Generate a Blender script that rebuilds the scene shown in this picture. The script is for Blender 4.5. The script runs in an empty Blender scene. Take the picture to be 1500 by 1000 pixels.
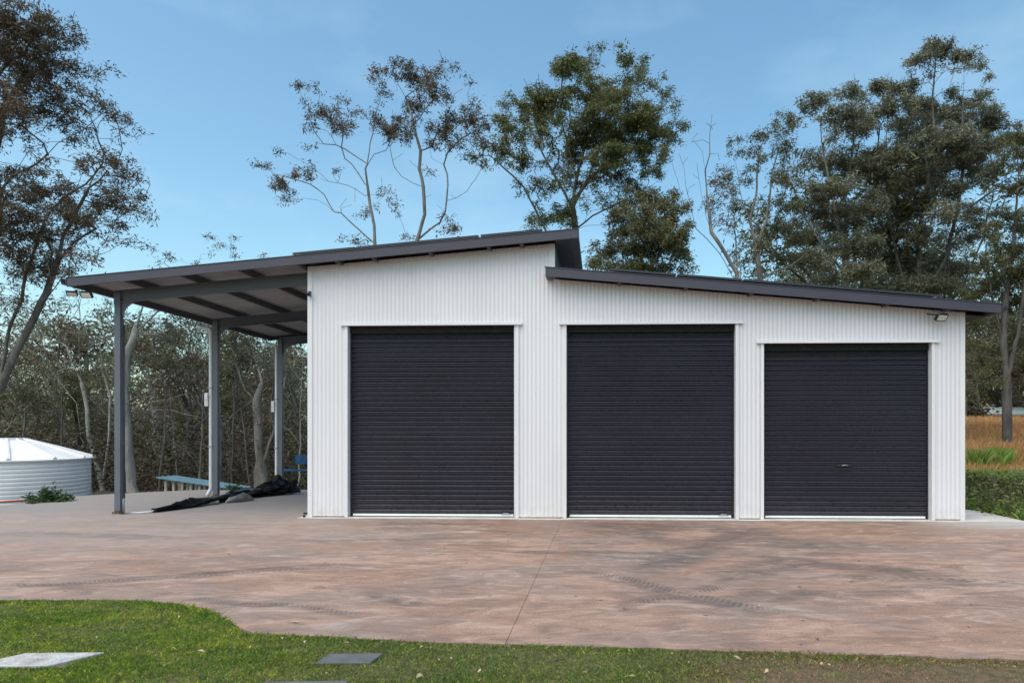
import bpy, math, random
import numpy as np
from mathutils import Vector, Matrix

S = bpy.context.scene
R = math.radians

# ------------------------------------------------------------------ camera
cam_data = bpy.data.cameras.new('camera')
cam_data.sensor_width = 36.0
cam_data.lens = 24.0
cam_data.shift_x = -0.060
cam_data.shift_y = 0.0867
cam_data.clip_end = 2000
cam = bpy.data.objects.new('camera', cam_data)
cam.location = (0, 0, 1.6)
cam.rotation_euler = (R(90), 0, 0)
S.collection.objects.link(cam)
S.camera = cam

# ------------------------------------------------------------------ sky, sun, exposure
SUN_EL, SUN_AZ = R(62), R(216)        # azimuth clockwise from +Y
world = bpy.data.worlds.new('World')
S.world = world
world.use_nodes = True
wn, wl = world.node_tree.nodes, world.node_tree.links
wn.clear()
sky = wn.new('ShaderNodeTexSky')
sky.sky_type = 'NISHITA'
sky.sun_disc = False
sky.sun_elevation = SUN_EL
sky.sun_rotation = SUN_AZ
sky.air_density = 1.0
sky.dust_density = 2.2
sky.ozone_density = 0.9
# thin high cloud wisps mixed into the sky
tc = wn.new('ShaderNodeTexCoord')
mp = wn.new('ShaderNodeMapping'); mp.inputs['Scale'].default_value = (3.0, 3.0, 7.0)
nz = wn.new('ShaderNodeTexNoise'); nz.inputs['Scale'].default_value = 1.1
nz.inputs['Detail'].default_value = 5; nz.inputs['Roughness'].default_value = 0.55
mr = wn.new('ShaderNodeMapRange')
mr.inputs['From Min'].default_value = 0.50; mr.inputs['From Max'].default_value = 0.85
mr.inputs['To Max'].default_value = 0.13
mx = wn.new('ShaderNodeMix'); mx.data_type = 'RGBA'
mx.inputs['B'].default_value = (5.6, 6.0, 6.4, 1)
hs = wn.new('ShaderNodeHueSaturation'); hs.inputs['Saturation'].default_value = 1.16
bg = wn.new('ShaderNodeBackground'); bg.inputs['Strength'].default_value = 0.15
wo = wn.new('ShaderNodeOutputWorld')
wl.new(tc.outputs['Generated'], mp.inputs['Vector']); wl.new(mp.outputs[0], nz.inputs['Vector'])
wl.new(nz.outputs['Fac'], mr.inputs['Value']); wl.new(mr.outputs[0], mx.inputs['Factor'])
wl.new(sky.outputs[0], hs.inputs['Color']); wl.new(hs.outputs[0], mx.inputs['A'])
mt = wn.new('ShaderNodeMix'); mt.data_type = 'RGBA'; mt.blend_type = 'MULTIPLY'
mt.inputs['Factor'].default_value = 1.0; mt.inputs['B'].default_value = (0.96, 1.08, 0.93, 1)
wl.new(mx.outputs['Result'], mt.inputs['A']); wl.new(mt.outputs['Result'], bg.inputs['Color']); wl.new(bg.outputs[0], wo.inputs['Surface'])

sl = bpy.data.lights.new('sun', 'SUN')
sl.energy = 1.55
sl.angle = R(80)
sl.color = (1.0, 0.92, 0.84)
sun = bpy.data.objects.new('sun', sl)
sd = Vector((math.sin(SUN_AZ) * math.cos(SUN_EL), math.cos(SUN_AZ) * math.cos(SUN_EL), math.sin(SUN_EL)))
sun.rotation_euler = (-sd).to_track_quat('-Z', 'Y').to_euler()
sun.location = sd * 50
S.collection.objects.link(sun)

S.view_settings.view_transform = 'Standard'
S.view_settings.look = 'None'
S.view_settings.gamma = 1
S.view_settings.exposure = 0.72
S.view_settings.use_curve_mapping = False

# ------------------------------------------------------------------ helpers
C = S.collection

def tag(o, label=None, cat=None, group=None, kind=None):
    if label: o['label'] = label
    if cat: o['category'] = cat
    if group: o['group'] = group
    if kind: o['kind'] = kind
    return o

def empty(name, loc=(0, 0, 0), rz=0.0, parent=None):
    o = bpy.data.objects.new(name, None)
    o.empty_display_size = 0.2
    C.objects.link(o)
    o.location = loc
    o.rotation_euler = (0, 0, rz)
    if parent: o.parent = parent
    return o

def copy_tree(o, parent=None):
    c = o.copy(); C.objects.link(c)
    if parent: c.parent = parent
    for ch in list(o.children): copy_tree(ch, c)
    return c

class MB:
    def __init__(self): self.v = []; self.f = []
    def add(self, vs, fs):
        n = len(self.v); self.v += [tuple(p) for p in vs]
        self.f += [tuple(i + n for i in f) for f in fs]
        return self
    def box(self, x0, x1, y0, y1, z0, z1):
        return self.add([(x0,y0,z0),(x1,y0,z0),(x1,y1,z0),(x0,y1,z0),(x0,y0,z1),(x1,y0,z1),(x1,y1,z1),(x0,y1,z1)],
            [(0,3,2,1),(4,5,6,7),(0,1,5,4),(1,2,6,5),(2,3,7,6),(3,0,4,7)])
    def prism_y(self, poly, y0, y1):
        """poly: (x,z) points, extruded along y"""
        n = len(poly)
        vs = [(x, y0, z) for x, z in poly] + [(x, y1, z) for x, z in poly]
        fs = [tuple(range(n - 1, -1, -1)), tuple(range(n, 2 * n))]
        fs += [(i, (i + 1) % n, (i + 1) % n + n, i + n) for i in range(n)]
        return self.add(vs, fs)
    def prism_z(self, poly, z0, z1):
        n = len(poly)
        vs = [(x, y, z0) for x, y in poly] + [(x, y, z1) for x, y in poly]
        fs = [tuple(range(n - 1, -1, -1)), tuple(range(n, 2 * n))]
        fs += [(i, (i + 1) % n, (i + 1) % n + n, i + n) for i in range(n)]
        return self.add(vs, fs)
    def tube(self, pts, rad, n=8, cap=True):
        pts = [Vector(p) for p in pts]
        if not hasattr(rad, '__len__'): rad = [rad] * len(pts)
        base = len(self.v); prev = None
        for i, p in enumerate(pts):
            d = (pts[min(i + 1, len(pts) - 1)] - pts[max(i - 1, 0)]).normalized()
            if prev is None:
                a = d.orthogonal().normalized()
            else:
                a = (prev - d * prev.dot(d)).normalized()
            prev = a; b = d.cross(a)
            for k in range(n):
                t = 2 * math.pi * k / n
                self.v.append(tuple(p + (a * math.cos(t) + b * math.sin(t)) * rad[i]))
        for i in range(len(pts) - 1):
            for k in range(n):
                k2 = (k + 1) % n
                self.f.append((base + i*n + k, base + i*n + k2, base + (i+1)*n + k2, base + (i+1)*n + k))
        if cap:
            self.f.append(tuple(base + k for k in range(n - 1, -1, -1)))
            self.f.append(tuple(base + (len(pts)-1)*n + k for k in range(n)))
        return self
    def mesh(self, name, m, smooth=False):
        me = bpy.data.meshes.new(name)
        me.from_pydata(self.v, [], self.f)
        me.materials.append(m)
        if smooth:
            me.polygons.foreach_set('use_smooth', [True] * len(me.polygons))
        me.update()
        return me
    def build(self, name, m, parent=None, smooth=False, bevel=0):
        o = bpy.data.objects.new(name, self.mesh(name, m, smooth))
        C.objects.link(o)
        if parent: o.parent = parent
        if bevel:
            b = o.modifiers.new('bevel', 'BEVEL'); b.width = bevel; b.segments = 1; b.limit_method = 'ANGLE'
        return o

def np_mesh(name, verts, faces, m, parent=None, smooth=False):
    """verts (n,3), faces (m,k) arrays"""
    me = bpy.data.meshes.new(name)
    nv, (nf, k) = len(verts), faces.shape
    me.vertices.add(nv); me.vertices.foreach_set('co', np.ascontiguousarray(verts, dtype=np.float32).ravel())
    me.loops.add(nf * k); me.loops.foreach_set('vertex_index', np.ascontiguousarray(faces, dtype=np.int32).ravel())
    me.polygons.add(nf)
    me.polygons.foreach_set('loop_start', np.arange(0, nf * k, k, dtype=np.int32))
    me.polygons.foreach_set('loop_total', np.full(nf, k, dtype=np.int32))
    if smooth: me.polygons.foreach_set('use_smooth', np.ones(nf, dtype=bool))
    me.materials.append(m)
    me.update(calc_edges=True)
    o = bpy.data.objects.new(name, me); C.objects.link(o)
    if parent: o.parent = parent
    return o

# ------------------------------------------------------------------ materials
def new_mat(name):
    m = bpy.data.materials.new(name); m.use_nodes = True
    return m, m.node_tree.nodes, m.node_tree.links, m.node_tree.nodes['Principled BSDF']

def N(nodes, t, **kw):
    n = nodes.new(t)
    for k, v in kw.items(): setattr(n, k, v)
    return n

def ramp(nodes, stops):
    r = nodes.new('ShaderNodeValToRGB')
    e = r.color_ramp.elements
    e[0].position, e[0].color = stops[0][0], (*stops[0][1], 1)
    e[1].position, e[1].color = stops[1][0], (*stops[1][1], 1)
    for p, c in stops[2:]:
        x = e.new(p); x.color = (*c, 1)
    return r

def noise(nodes, links, vec, scale, detail=4, rough=0.55, mscale=None, dist=0):
    n = nodes.new('ShaderNodeTexNoise')
    n.inputs['Scale'].default_value = scale; n.inputs['Detail'].default_value = detail
    n.inputs['Roughness'].default_value = rough; n.inputs['Distortion'].default_value = dist
    if mscale:
        mm = nodes.new('ShaderNodeMapping'); mm.inputs['Scale'].default_value = mscale
        links.new(vec, mm.inputs['Vector']); links.new(mm.outputs[0], n.inputs['Vector'])
    else:
        links.new(vec, n.inputs['Vector'])
    return n.outputs['Fac']

def mathn(nodes, links, op, a, b=None, c=None, clamp=False):
    n = nodes.new('ShaderNodeMath'); n.operation = op; n.use_clamp = clamp
    for i, x in enumerate((a, b, c)):
        if x is None: continue
        if isinstance(x, (int, float)): n.inputs[i].default_value = x
        else: links.new(x, n.inputs[i])
    return n.outputs[0]

def maprange(nodes, links, v, a, b, c=0.0, d=1.0, smooth=False):
    n = nodes.new('ShaderNodeMapRange')
    if smooth: n.interpolation_type = 'SMOOTHSTEP'
    n.inputs['From Min'].default_value = a; n.inputs['From Max'].default_value = b
    n.inputs['To Min'].default_value = c; n.inputs['To Max'].default_value = d
    links.new(v, n.inputs['Value']); return n.outputs[0]

def mixc(nodes, links, fac, a, b, mode='MIX'):
    n = nodes.new('ShaderNodeMix'); n.data_type = 'RGBA'; n.blend_type = mode
    for s, x in (('Factor', fac), ('A', a), ('B', b)):
        if isinstance(x, (int, float)): n.inputs[s].default_value = x
        elif isinstance(x, tuple): n.inputs[s].default_value = (*x, 1)
        else: links.new(x, n.inputs[s])
    return n.outputs['Result']

def paint(name, col, rough=0.5, var=0.12, scale=2.5, metal=0.0, spec=0.5, dirt=None, bump=0.0, streak=(1, 1, 1)):
    """painted or plain surface with soft uneven tone and optional dirt"""
    m, n, l, b = new_mat(name)
    g = N(n, 'ShaderNodeNewGeometry')
    f = noise(n, l, g.outputs['Position'], scale, 5, 0.6, streak)
    f2 = noise(n, l, g.outputs['Position'], scale * 9, 3, 0.6)
    lo = tuple(c * (1 - var) for c in col); hi = tuple(min(1, c * (1 + var)) for c in col)
    c = mixc(n, l, maprange(n, l, f, 0.3, 0.7), lo, hi)
    c = mixc(n, l, maprange(n, l, f2, 0.45, 0.8, 0, var), c, tuple(x * 0.6 for x in col))
    if dirt:
        z0, z1, dc, amt = dirt
        sx = N(n, 'ShaderNodeSeparateXYZ'); l.new(g.outputs['Position'], sx.inputs[0])
        k = maprange(n, l, sx.outputs['Z'], z0, z1, 1, 0)
        k = mathn(n, l, 'MULTIPLY', k, maprange(n, l, f2, 0.3, 0.75, 0, amt), clamp=True)
        c = mixc(n, l, k, c, dc)
    l.new(c, b.inputs['Base Color'])
    b.inputs['Roughness'].default_value = rough
    b.inputs['Metallic'].default_value = metal
    b.inputs['Specular IOR Level'].default_value = spec
    l.new(maprange(n, l, f2, 0.3, 0.7, rough * 0.85, min(1, rough * 1.2)), b.inputs['Roughness'])
    if bump:
        bn = N(n, 'ShaderNodeBump'); bn.inputs['Strength'].default_value = bump; bn.inputs['Distance'].default_value = 0.01
        l.new(f2, bn.inputs['Height']); l.new(bn.outputs[0], b.inputs['Normal'])
    return m

M = {}
M['white'] = paint('white_cladding', (0.69, 0.655, 0.68), 0.42, 0.05, 0.8, dirt=(0.0, 0.30, (0.42, 0.33, 0.26), 0.55), streak=(1, 1, 0.25))
M['trim'] = paint('white_trim', (0.71, 0.68, 0.70), 0.4, 0.04, 1.5, dirt=(0.0, 0.2, (0.42, 0.33, 0.26), 0.5))
M['door'] = paint('charcoal_curtain', (0.0215, 0.0220, 0.0350), 0.30, 0.16, 1.2, dirt=(0.0, 0.5, (0.12, 0.09, 0.075), 0.25), streak=(0.5, 1, 1.4))
M['dull_black'] = paint('dull_black_finish', (0.008, 0.008, 0.009), 0.8, 0.2)
M['fascia'] = paint('slate_fascia', (0.048, 0.043, 0.062), 0.45, 0.10, 1.5)
M['clerestory'] = paint('slate_cladding', (0.045, 0.047, 0.063), 0.5, 0.10, 1.5)
M['roof_under'] = paint('roof_sheet_metal', (0.30, 0.29, 0.29), 0.5, 0.12, 1.5)
M['steel'] = paint('painted_steel', (0.105, 0.115, 0.14), 0.45, 0.12, 1.5, dirt=(0.0, 0.12, (0.16, 0.09, 0.05), 0.6))
M['steel_dark'] = paint('dark_purlin_steel', (0.07, 0.068, 0.075), 0.6, 0.15)
M['galv'] = paint('galvanised_steel', (0.26, 0.26, 0.265), 0.45, 0.15, 3, metal=0.2)
M['rust'] = paint('rusty_plate', (0.12, 0.055, 0.03), 0.85, 0.3, 12)
M['pipe'] = paint('white_pipe', (0.60, 0.60, 0.62), 0.4, 0.08, 2)
M['bright'] = paint('bright_rail', (0.80, 0.81, 0.84), 0.35, 0.05, 2)
M['solar'] = paint('solar_glass', (0.012, 0.014, 0.025), 0.15, 0.1, 2)
M['alloy'] = paint('alloy_frame', (0.025, 0.025, 0.03), 0.4, 0.1)
M['lamp_glass'] = paint('lamp_glass', (0.72, 0.68, 0.58), 0.25, 0.1, 20)
M['black'] = paint('black_plastic', (0.012, 0.012, 0.014), 0.45, 0.2)
M['tarp'] = paint('black_tarpaulin', (0.006, 0.006, 0.008), 0.6, 0.3, 4, spec=0.15, bump=0.5)
M['sack'] = paint('pale_sack', (0.22, 0.22, 0.22), 0.85, 0.35, 14, bump=0.6)
M['blue'] = paint('blue_paint', (0.012, 0.085, 0.22), 0.5, 0.3, 8)
M['lightblue'] = paint('faded_blue_paint', (0.13, 0.24, 0.31), 0.6, 0.3, 6)
M['post_timber'] = paint('weathered_timber', (0.42, 0.37, 0.32), 0.8, 0.25, 8)
M['orange'] = paint('orange_hose', (0.55, 0.13, 0.06), 0.55, 0.15, 8)
M['tank'] = paint('tank_polymer', (0.80, 0.78, 0.80), 0.5, 0.08, 1.0, dirt=(-0.5, 0.4, (0.40, 0.40, 0.34), 0.35))
M['slab_light'] = paint('pale_concrete', (0.56, 0.51, 0.47), 0.85, 0.2, 3, bump=0.3)
M['lid_pale'] = paint('pale_pit_lid', (0.40, 0.385, 0.385), 0.8, 0.35, 9, bump=0.4)
M['lid_dark'] = paint('dark_pit_lid', (0.10, 0.098, 0.105), 0.75, 0.25, 8, bump=0.4)
M['gap'] = paint('dark_joint', (0.03, 0.025, 0.022), 0.95, 0.2, 8)
M['deadleaf'] = paint('dry_leaf', (0.42, 0.31, 0.20), 0.8, 0.35, 30)
M['deadleaf2'] = paint('brown_leaf', (0.16, 0.085, 0.05), 0.8, 0.35, 30)
M['housewall'] = paint('pale_house_wall', (0.30, 0.33, 0.34), 0.7, 0.1, 1)
M['houseroof'] = paint('pale_house_roof', (0.42, 0.48, 0.50), 0.5, 0.1, 1)
M['glass'] = paint('window_glass', (0.03, 0.04, 0.05), 0.1, 0.1)

def bark(name, a, b_, scale=3.0):
    m, n, l, b = new_mat(name)
    tcn = N(n, 'ShaderNodeTexCoord')
    f = noise(n, l, tcn.outputs['Object'], scale, 6, 0.65, (1, 1, 0.3))
    f2 = noise(n, l, tcn.outputs['Object'], scale * 7, 4, 0.6, (1, 1, 0.25))
    c = mixc(n, l, maprange(n, l, f, 0.38, 0.62), a, b_)
    c = mixc(n, l, maprange(n, l, f2, 0.5, 0.75, 0, 0.6), c, tuple(x * 0.45 for x in a))
    l.new(c, b.inputs['Base Color']); b.inputs['Roughness'].default_value = 0.85
    b.inputs['Specular IOR Level'].default_value = 0.2
    bn = N(n, 'ShaderNodeBump'); bn.inputs['Strength'].default_value = 0.6; bn.inputs['Distance'].default_value = 0.03
    l.new(f2, bn.inputs['Height']); l.new(bn.outputs[0], b.inputs['Normal'])
    return m
M['bark_dark'] = bark('dark_bark', (0.075, 0.065, 0.06), (0.15, 0.135, 0.125))
M['bark_grey'] = bark('grey_gum_bark', (0.13, 0.118, 0.105), (0.25, 0.23, 0.205))
M['bark_pale'] = bark('pale_gum_bark', (0.22, 0.205, 0.19), (0.42, 0.40, 0.36))

def leafmat(name, cols, trans=0.25, rough=0.5, posvar=0.5, pscale=0.5):
    """cols: colour stops picked at random per leaf, drifting in patches over the crown"""
    m, n, l, b = new_mat(name)
    g = N(n, 'ShaderNodeNewGeometry')
    f = noise(n, l, g.outputs['Position'], pscale, 3, 0.6)
    v = mathn(n, l, 'ADD', mathn(n, l, 'MULTIPLY', g.outputs['Random Per Island'], 1 - posvar),
              mathn(n, l, 'MULTIPLY', maprange(n, l, f, 0.3, 0.7), posvar))
    r = ramp(n, cols); l.new(v, r.inputs[0])
    l.new(r.outputs[0], b.inputs['Base Color'])
    b.inputs['Roughness'].default_value = rough
    b.inputs['Specular IOR Level'].default_value = 0.3
    if trans:
        t = N(n, 'ShaderNodeBsdfTranslucent'); l.new(r.outputs[0], t.inputs['Color'])
        mxs = N(n, 'ShaderNodeMixShader'); mxs.inputs[0].default_value = trans
        out = n['Material Output']
        l.new(b.outputs[0], mxs.inputs[1]); l.new(t.outputs[0], mxs.inputs[2]); l.new(mxs.outputs[0], out.inputs['Surface'])
    return m
M['leaf_olive'] = leafmat('olive_gum_leaf', [(0, (0.052, 0.052, 0.025)), (0.4, (0.098, 0.098, 0.041)), (0.75, (0.149, 0.144, 0.063)), (1, (0.218, 0.132, 0.098))])
M['leaf_brown'] = leafmat('brownish_gum_leaf', [(0, (0.057, 0.044, 0.030)), (0.45, (0.103, 0.084, 0.048)), (0.75, (0.172, 0.110, 0.075)), (1, (0.265, 0.147, 0.120))])
M['leaf_green'] = leafmat('green_gum_leaf', [(0, (0.055, 0.063, 0.027)), (0.45, (0.119, 0.130, 0.044)), (0.8, (0.193, 0.198, 0.070)), (1, (0.236, 0.141, 0.117))])
M['leaf_greygreen'] = leafmat('grey_green_leaf', [(0, (0.084, 0.085, 0.060)), (0.5, (0.158, 0.160, 0.101)), (0.8, (0.242, 0.238, 0.160)), (1, (0.316, 0.213, 0.185))])
M['leaf_under'] = leafmat('undergrowth_leaf', [(0, (0.028, 0.025, 0.013)), (0.35, (0.058, 0.049, 0.025)), (0.65, (0.094, 0.072, 0.037)), (0.85, (0.140, 0.076, 0.048)), (1, (0.279, 0.217, 0.168))], trans=0.1)
M['leaf_weed'] = leafmat('weed_leaf', [(0, (0.025, 0.05, 0.018)), (1, (0.07, 0.12, 0.04))], posvar=0.2)
M['leaf_bank'] = leafmat('bank_leaf', [(0, (0.060, 0.045, 0.030)), (0.35, (0.083, 0.090, 0.033)), (0.7, (0.180, 0.225, 0.060)), (1, (0.300, 0.195, 0.128))], posvar=0.55, pscale=0.9)
M['drygrass'] = leafmat('dry_grass', [(0, (0.28, 0.12, 0.055)), (0.5, (0.52, 0.25, 0.10)), (0.85, (0.60, 0.43, 0.21)), (1, (0.14, 0.19, 0.045))], posvar=0.5, pscale=0.15)
M['greentuft'] = leafmat('green_tuft', [(0, (0.08, 0.13, 0.03)), (0.6, (0.19, 0.29, 0.05)), (1, (0.38, 0.31, 0.14))], posvar=0.3)

def lawn_colour(n, l, pos, shift=0.0):
    """green lawn with yellowed and bare brown patches towards the right front"""
    sx = N(n, 'ShaderNodeSeparateXYZ'); l.new(pos, sx.inputs[0])
    f = noise(n, l, pos, 1.6, 4, 0.6)
    f2 = noise(n, l, pos, 5.5, 4, 0.65)
    g = mixc(n, l, maprange(n, l, f, 0.35, 0.65), (0.155, 0.27, 0.024), (0.33, 0.40, 0.045))
    g = mixc(n, l, maprange(n, l, f2, 0.42, 0.66), g, (0.095, 0.19, 0.022))
    side = maprange(n, l, sx.outputs['X'], -3.0, -1.2, 0, 1, True)
    g = mixc(n, l, mathn(n, l, 'MULTIPLY', side, 0.65), g, (0.14, 0.195, 0.055))
    right = maprange(n, l, sx.outputs['X'], 0.2, 1.6, 0, 1, True)
    near = maprange(n, l, sx.outputs['Y'], 4.9, 4.5, 0.35, 1)
    k = mathn(n, l, 'MULTIPLY', mathn(n, l, 'MULTIPLY', right, near), maprange(n, l, f2, 0.34, 0.5), clamp=True)
    return mixc(n, l, k, g, (0.30, 0.17, 0.105)), k

m, n, l, b = new_mat('lawn_grass'); g = N(n, 'ShaderNodeNewGeometry')
c, k = lawn_colour(n, l, g.outputs['Position'])
rr = ramp(n, [(0, (0.45, 0.45, 0.45)), (0.8, (1.1, 1.1, 1.1)), (0.9, (1.5, 1.35, 1.2)), (1, (2.6, 2.0, 1.9))]); l.new(g.outputs['Random Per Island'], rr.inputs[0])
c = mixc(n, l, 1.0, c, rr.outputs[0], 'MULTIPLY')
l.new(c, b.inputs['Base Color']); b.inputs['Roughness'].default_value = 0.55; b.inputs['Specular IOR Level'].default_value = 0.3
t = N(n, 'ShaderNodeBsdfTranslucent'); l.new(c, t.inputs['Color']); ms = N(n, 'ShaderNodeMixShader'); ms.inputs[0].default_value = 0.25
l.new(b.outputs[0], ms.inputs[1]); l.new(t.outputs[0], ms.inputs[2]); l.new(ms.outputs[0], n['Material Output'].inputs['Surface'])
M['lawn_blade'] = m

m, n, l, b = new_mat('lawn_soil'); g = N(n, 'ShaderNodeNewGeometry')
f = noise(n, l, g.outputs['Position'], 14, 6, 0.7)
c = mixc(n, l, maprange(n, l, f, 0.35, 0.65), (0.05, 0.05, 0.02), (0.15, 0.10, 0.06))
l.new(c, b.inputs['Base Color']); b.inputs['Roughness'].default_value = 0.95
M['lawn_soil'] = m

m, n, l, b = new_mat('ground_soil'); g = N(n, 'ShaderNodeNewGeometry')
f = noise(n, l, g.outputs['Position'], 0.35, 6, 0.7); f2 = noise(n, l, g.outputs['Position'], 7, 6, 0.7)
sx = N(n, 'ShaderNodeSeparateXYZ'); l.new(g.outputs['Position'], sx.inputs[0])
c = mixc(n, l, maprange(n, l, f, 0.4, 0.6), (0.040, 0.038, 0.022), (0.070, 0.055, 0.035))
fieldc = mixc(n, l, maprange(n, l, f, 0.4, 0.62), (0.10, 0.15, 0.03), (0.24, 0.13, 0.06))
fr = mathn(n, l, 'MULTIPLY', maprange(n, l, sx.outputs['X'], 7.0, 10.0), maprange(n, l, sx.outputs['Y'], 19.0, 21.5), clamp=True)
c = mixc(n, l, fr, c, fieldc)
c = mixc(n, l, maprange(n, l, f2, 0.4, 0.75, 0, 0.5), c, (0.02, 0.018, 0.012))
l.new(c, b.inputs['Base Color']); b.inputs['Roughness'].default_value = 0.95
bn = N(n, 'ShaderNodeBump'); bn.inputs['Strength'].default_value = 0.8; bn.inputs['Distance'].default_value = 0.05
l.new(f2, bn.inputs['Height']); l.new(bn.outputs[0], b.inputs['Normal'])
M['ground'] = m

# --- the stained pinkish concrete with tyre marks
P0 = Vector((-4.8888, 12.6, 0)); YAW = 0.0406
UX = Vector((math.cos(YAW), -math.sin(YAW), 0)); VX = Vector((math.sin(YAW), math.cos(YAW), 0))
def W(u, v, z=0.0): return P0 + UX * u + VX * v + Vector((0, 0, z))

def concrete():
    m, n, l, b = new_mat('stained_concrete')
    g = N(n, 'ShaderNodeNewGeometry'); pos = g.outputs['Position']
    sx = N(n, 'ShaderNodeSeparateXYZ'); l.new(pos, sx.inputs[0]); X, Y = sx.outputs['X'], sx.outputs['Y']
    big = noise(n, l, pos, 0.30, 5, 0.6, (1, 1.6, 1), 0.6)
    mid = noise(n, l, pos, 1.3, 6, 0.65, (0.55, 1.5, 1), 0.8)
    fine = noise(n, l, pos, 7, 8, 0.8, (0.4, 1.8, 1))
    mot = noise(n, l, pos, 3.2, 6, 0.72, (0.6, 1.3, 1), 1.2)
    speck = noise(n, l, pos, 55, 3, 0.7)
    c = mixc(n, l, maprange(n, l, big, 0.36, 0.66), (0.284, 0.164, 0.119), (0.397, 0.261, 0.207))
    c = mixc(n, l, maprange(n, l, mid, 0.46, 0.66, 0, 0.8), c, (0.198, 0.121, 0.092))
    c = mixc(n, l, maprange(n, l, mid, 0.42, 0.26, 0, 0.6), c, (0.475, 0.345, 0.287))
    c = mixc(n, l, maprange(n, l, fine, 0.52, 0.74, 0, 0.7), c, (0.144, 0.097, 0.082))
    c = mixc(n, l, maprange(n, l, fine, 0.44, 0.25, 0, 0.6), c, (0.607, 0.409, 0.326))
    c = mixc(n, l, maprange(n, l, speck, 0.57, 0.68, 0, 0.75), c, (0.079, 0.055, 0.049))
    c = mixc(n, l, maprange(n, l, speck, 0.42, 0.30, 0, 0.5), c, (0.437, 0.385, 0.364))
    gp = noise(n, l, pos, 0.55, 5, 0.65, (0.8, 1.7, 1), 0.5)
    c = mixc(n, l, maprange(n, l, gp, 0.47, 0.64, 0, 0.65), c, (0.215, 0.180, 0.170))
    c = mixc(n, l, maprange(n, l, mot, 0.5, 0.64, 0, 0.7), c, (0.163, 0.115, 0.095))
    c = mixc(n, l, maprange(n, l, mot, 0.46, 0.32, 0, 0.6), c, (0.465, 0.371, 0.323))
    # greyer under the carport, darkened as painted shade; pale apron at the far right
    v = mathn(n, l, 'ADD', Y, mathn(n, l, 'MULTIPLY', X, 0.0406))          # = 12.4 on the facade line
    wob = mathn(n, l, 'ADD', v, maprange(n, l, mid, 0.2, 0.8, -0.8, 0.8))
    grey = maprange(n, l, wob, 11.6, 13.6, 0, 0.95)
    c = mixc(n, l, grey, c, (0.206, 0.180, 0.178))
    gl = mathn(n, l, 'MULTIPLY', maprange(n, l, X, -1.5, -6.5, 0, 0.5), maprange(n, l, wob, 7.8, 9.8, 0, 1), clamp=True)
    c = mixc(n, l, gl, c, (0.318, 0.281, 0.274))
    pr = mathn(n, l, 'MULTIPLY', maprange(n, l, X, 5.6, 7.4, 0, 0.85), maprange(n, l, wob, 10.9, 11.9, 0, 1), clamp=True)
    c = mixc(n, l, pr, c, (0.460, 0.426, 0.404))
    # rubber scuffs: soft segments whose coordinates are bent by noise
    warp = N(n, 'ShaderNodeTexNoise'); warp.inputs['Scale'].default_value = 0.45; warp.inputs['Detail'].default_value = 2
    l.new(pos, warp.inputs['Vector'])
    off = N(n, 'ShaderNodeVectorMath', operation='MULTIPLY_ADD'); l.new(warp.outputs['Color'], off.inputs[0])
    off.inputs[1].default_value = (0.9, 0.9, 0); l.new(pos, off.inputs[2])
    sw = N(n, 'ShaderNodeSeparateXYZ'); l.new(off.outputs[0], sw.inputs[0])
    WX, WY = mathn(n, l, 'SUBTRACT', sw.outputs['X'], 0.45), mathn(n, l, 'SUBTRACT', sw.outputs['Y'], 0.45)
    total = None
    for (x1, y1, x2, y2, w, amt, tread) in SCUFFS:
        L = math.hypot(x2 - x1, y2 - y1); dx, dy = (x2 - x1) / L, (y2 - y1) / L
        rx = mathn(n, l, 'SUBTRACT', WX, x1); ry = mathn(n, l, 'SUBTRACT', WY, y1)
        tt = mathn(n, l, 'ADD', mathn(n, l, 'MULTIPLY', rx, dx), mathn(n, l, 'MULTIPLY', ry, dy))
        ss = mathn(n, l, 'ABSOLUTE', mathn(n, l, 'ADD', mathn(n, l, 'MULTIPLY', rx, -dy), mathn(n, l, 'MULTIPLY', ry, dx)))
        k = maprange(n, l, ss, w * 1.15, w * 0.3, 0, min(0.9, amt * 1.7), True)
        k = mathn(n, l, 'MULTIPLY', k, maprange(n, l, tt, 0, L * 0.25, 0, 1, True))
        k = mathn(n, l, 'MULTIPLY', k, maprange(n, l, tt, L, L * 0.75, 0, 1, True))
        if tread:
            wv = mathn(n, l, 'SINE', mathn(n, l, 'MULTIPLY', mathn(n, l, 'ADD', tt, mathn(n, l, 'MULTIPLY', ss, 0.6)), 2 * math.pi / tread))
            k = mathn(n, l, 'MULTIPLY', k, maprange(n, l, wv, -0.6, 0.6, 0.45, 1.1))
        total = k if total is None else mathn(n, l, 'MAXIMUM', total, k)
    total = mathn(n, l, 'MULTIPLY', total, maprange(n, l, mot, 0.33, 0.55, 0.5, 1.15), clamp=True)
    total = mathn(n, l, 'MULTIPLY', total, maprange(n, l, fine, 0.35, 0.62, 0.4, 1.0), clamp=True)
    c = mixc(n, l, total, c, (0.080, 0.070, 0.072))
    l.new(c, b.inputs['Base Color'])
    l.new(maprange(n, l, mid, 0.3, 0.7, 0.9, 0.62), b.inputs['Roughness'])
    b.inputs['Specular IOR Level'].default_value = 0.3
    bn = N(n, 'ShaderNodeBump'); bn.inputs['Strength'].default_value = 0.35; bn.inputs['Distance'].default_value = 0.01
    l.new(fine, bn.inputs['Height']); l.new(bn.outputs[0], b.inputs['Normal'])
    return m

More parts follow.
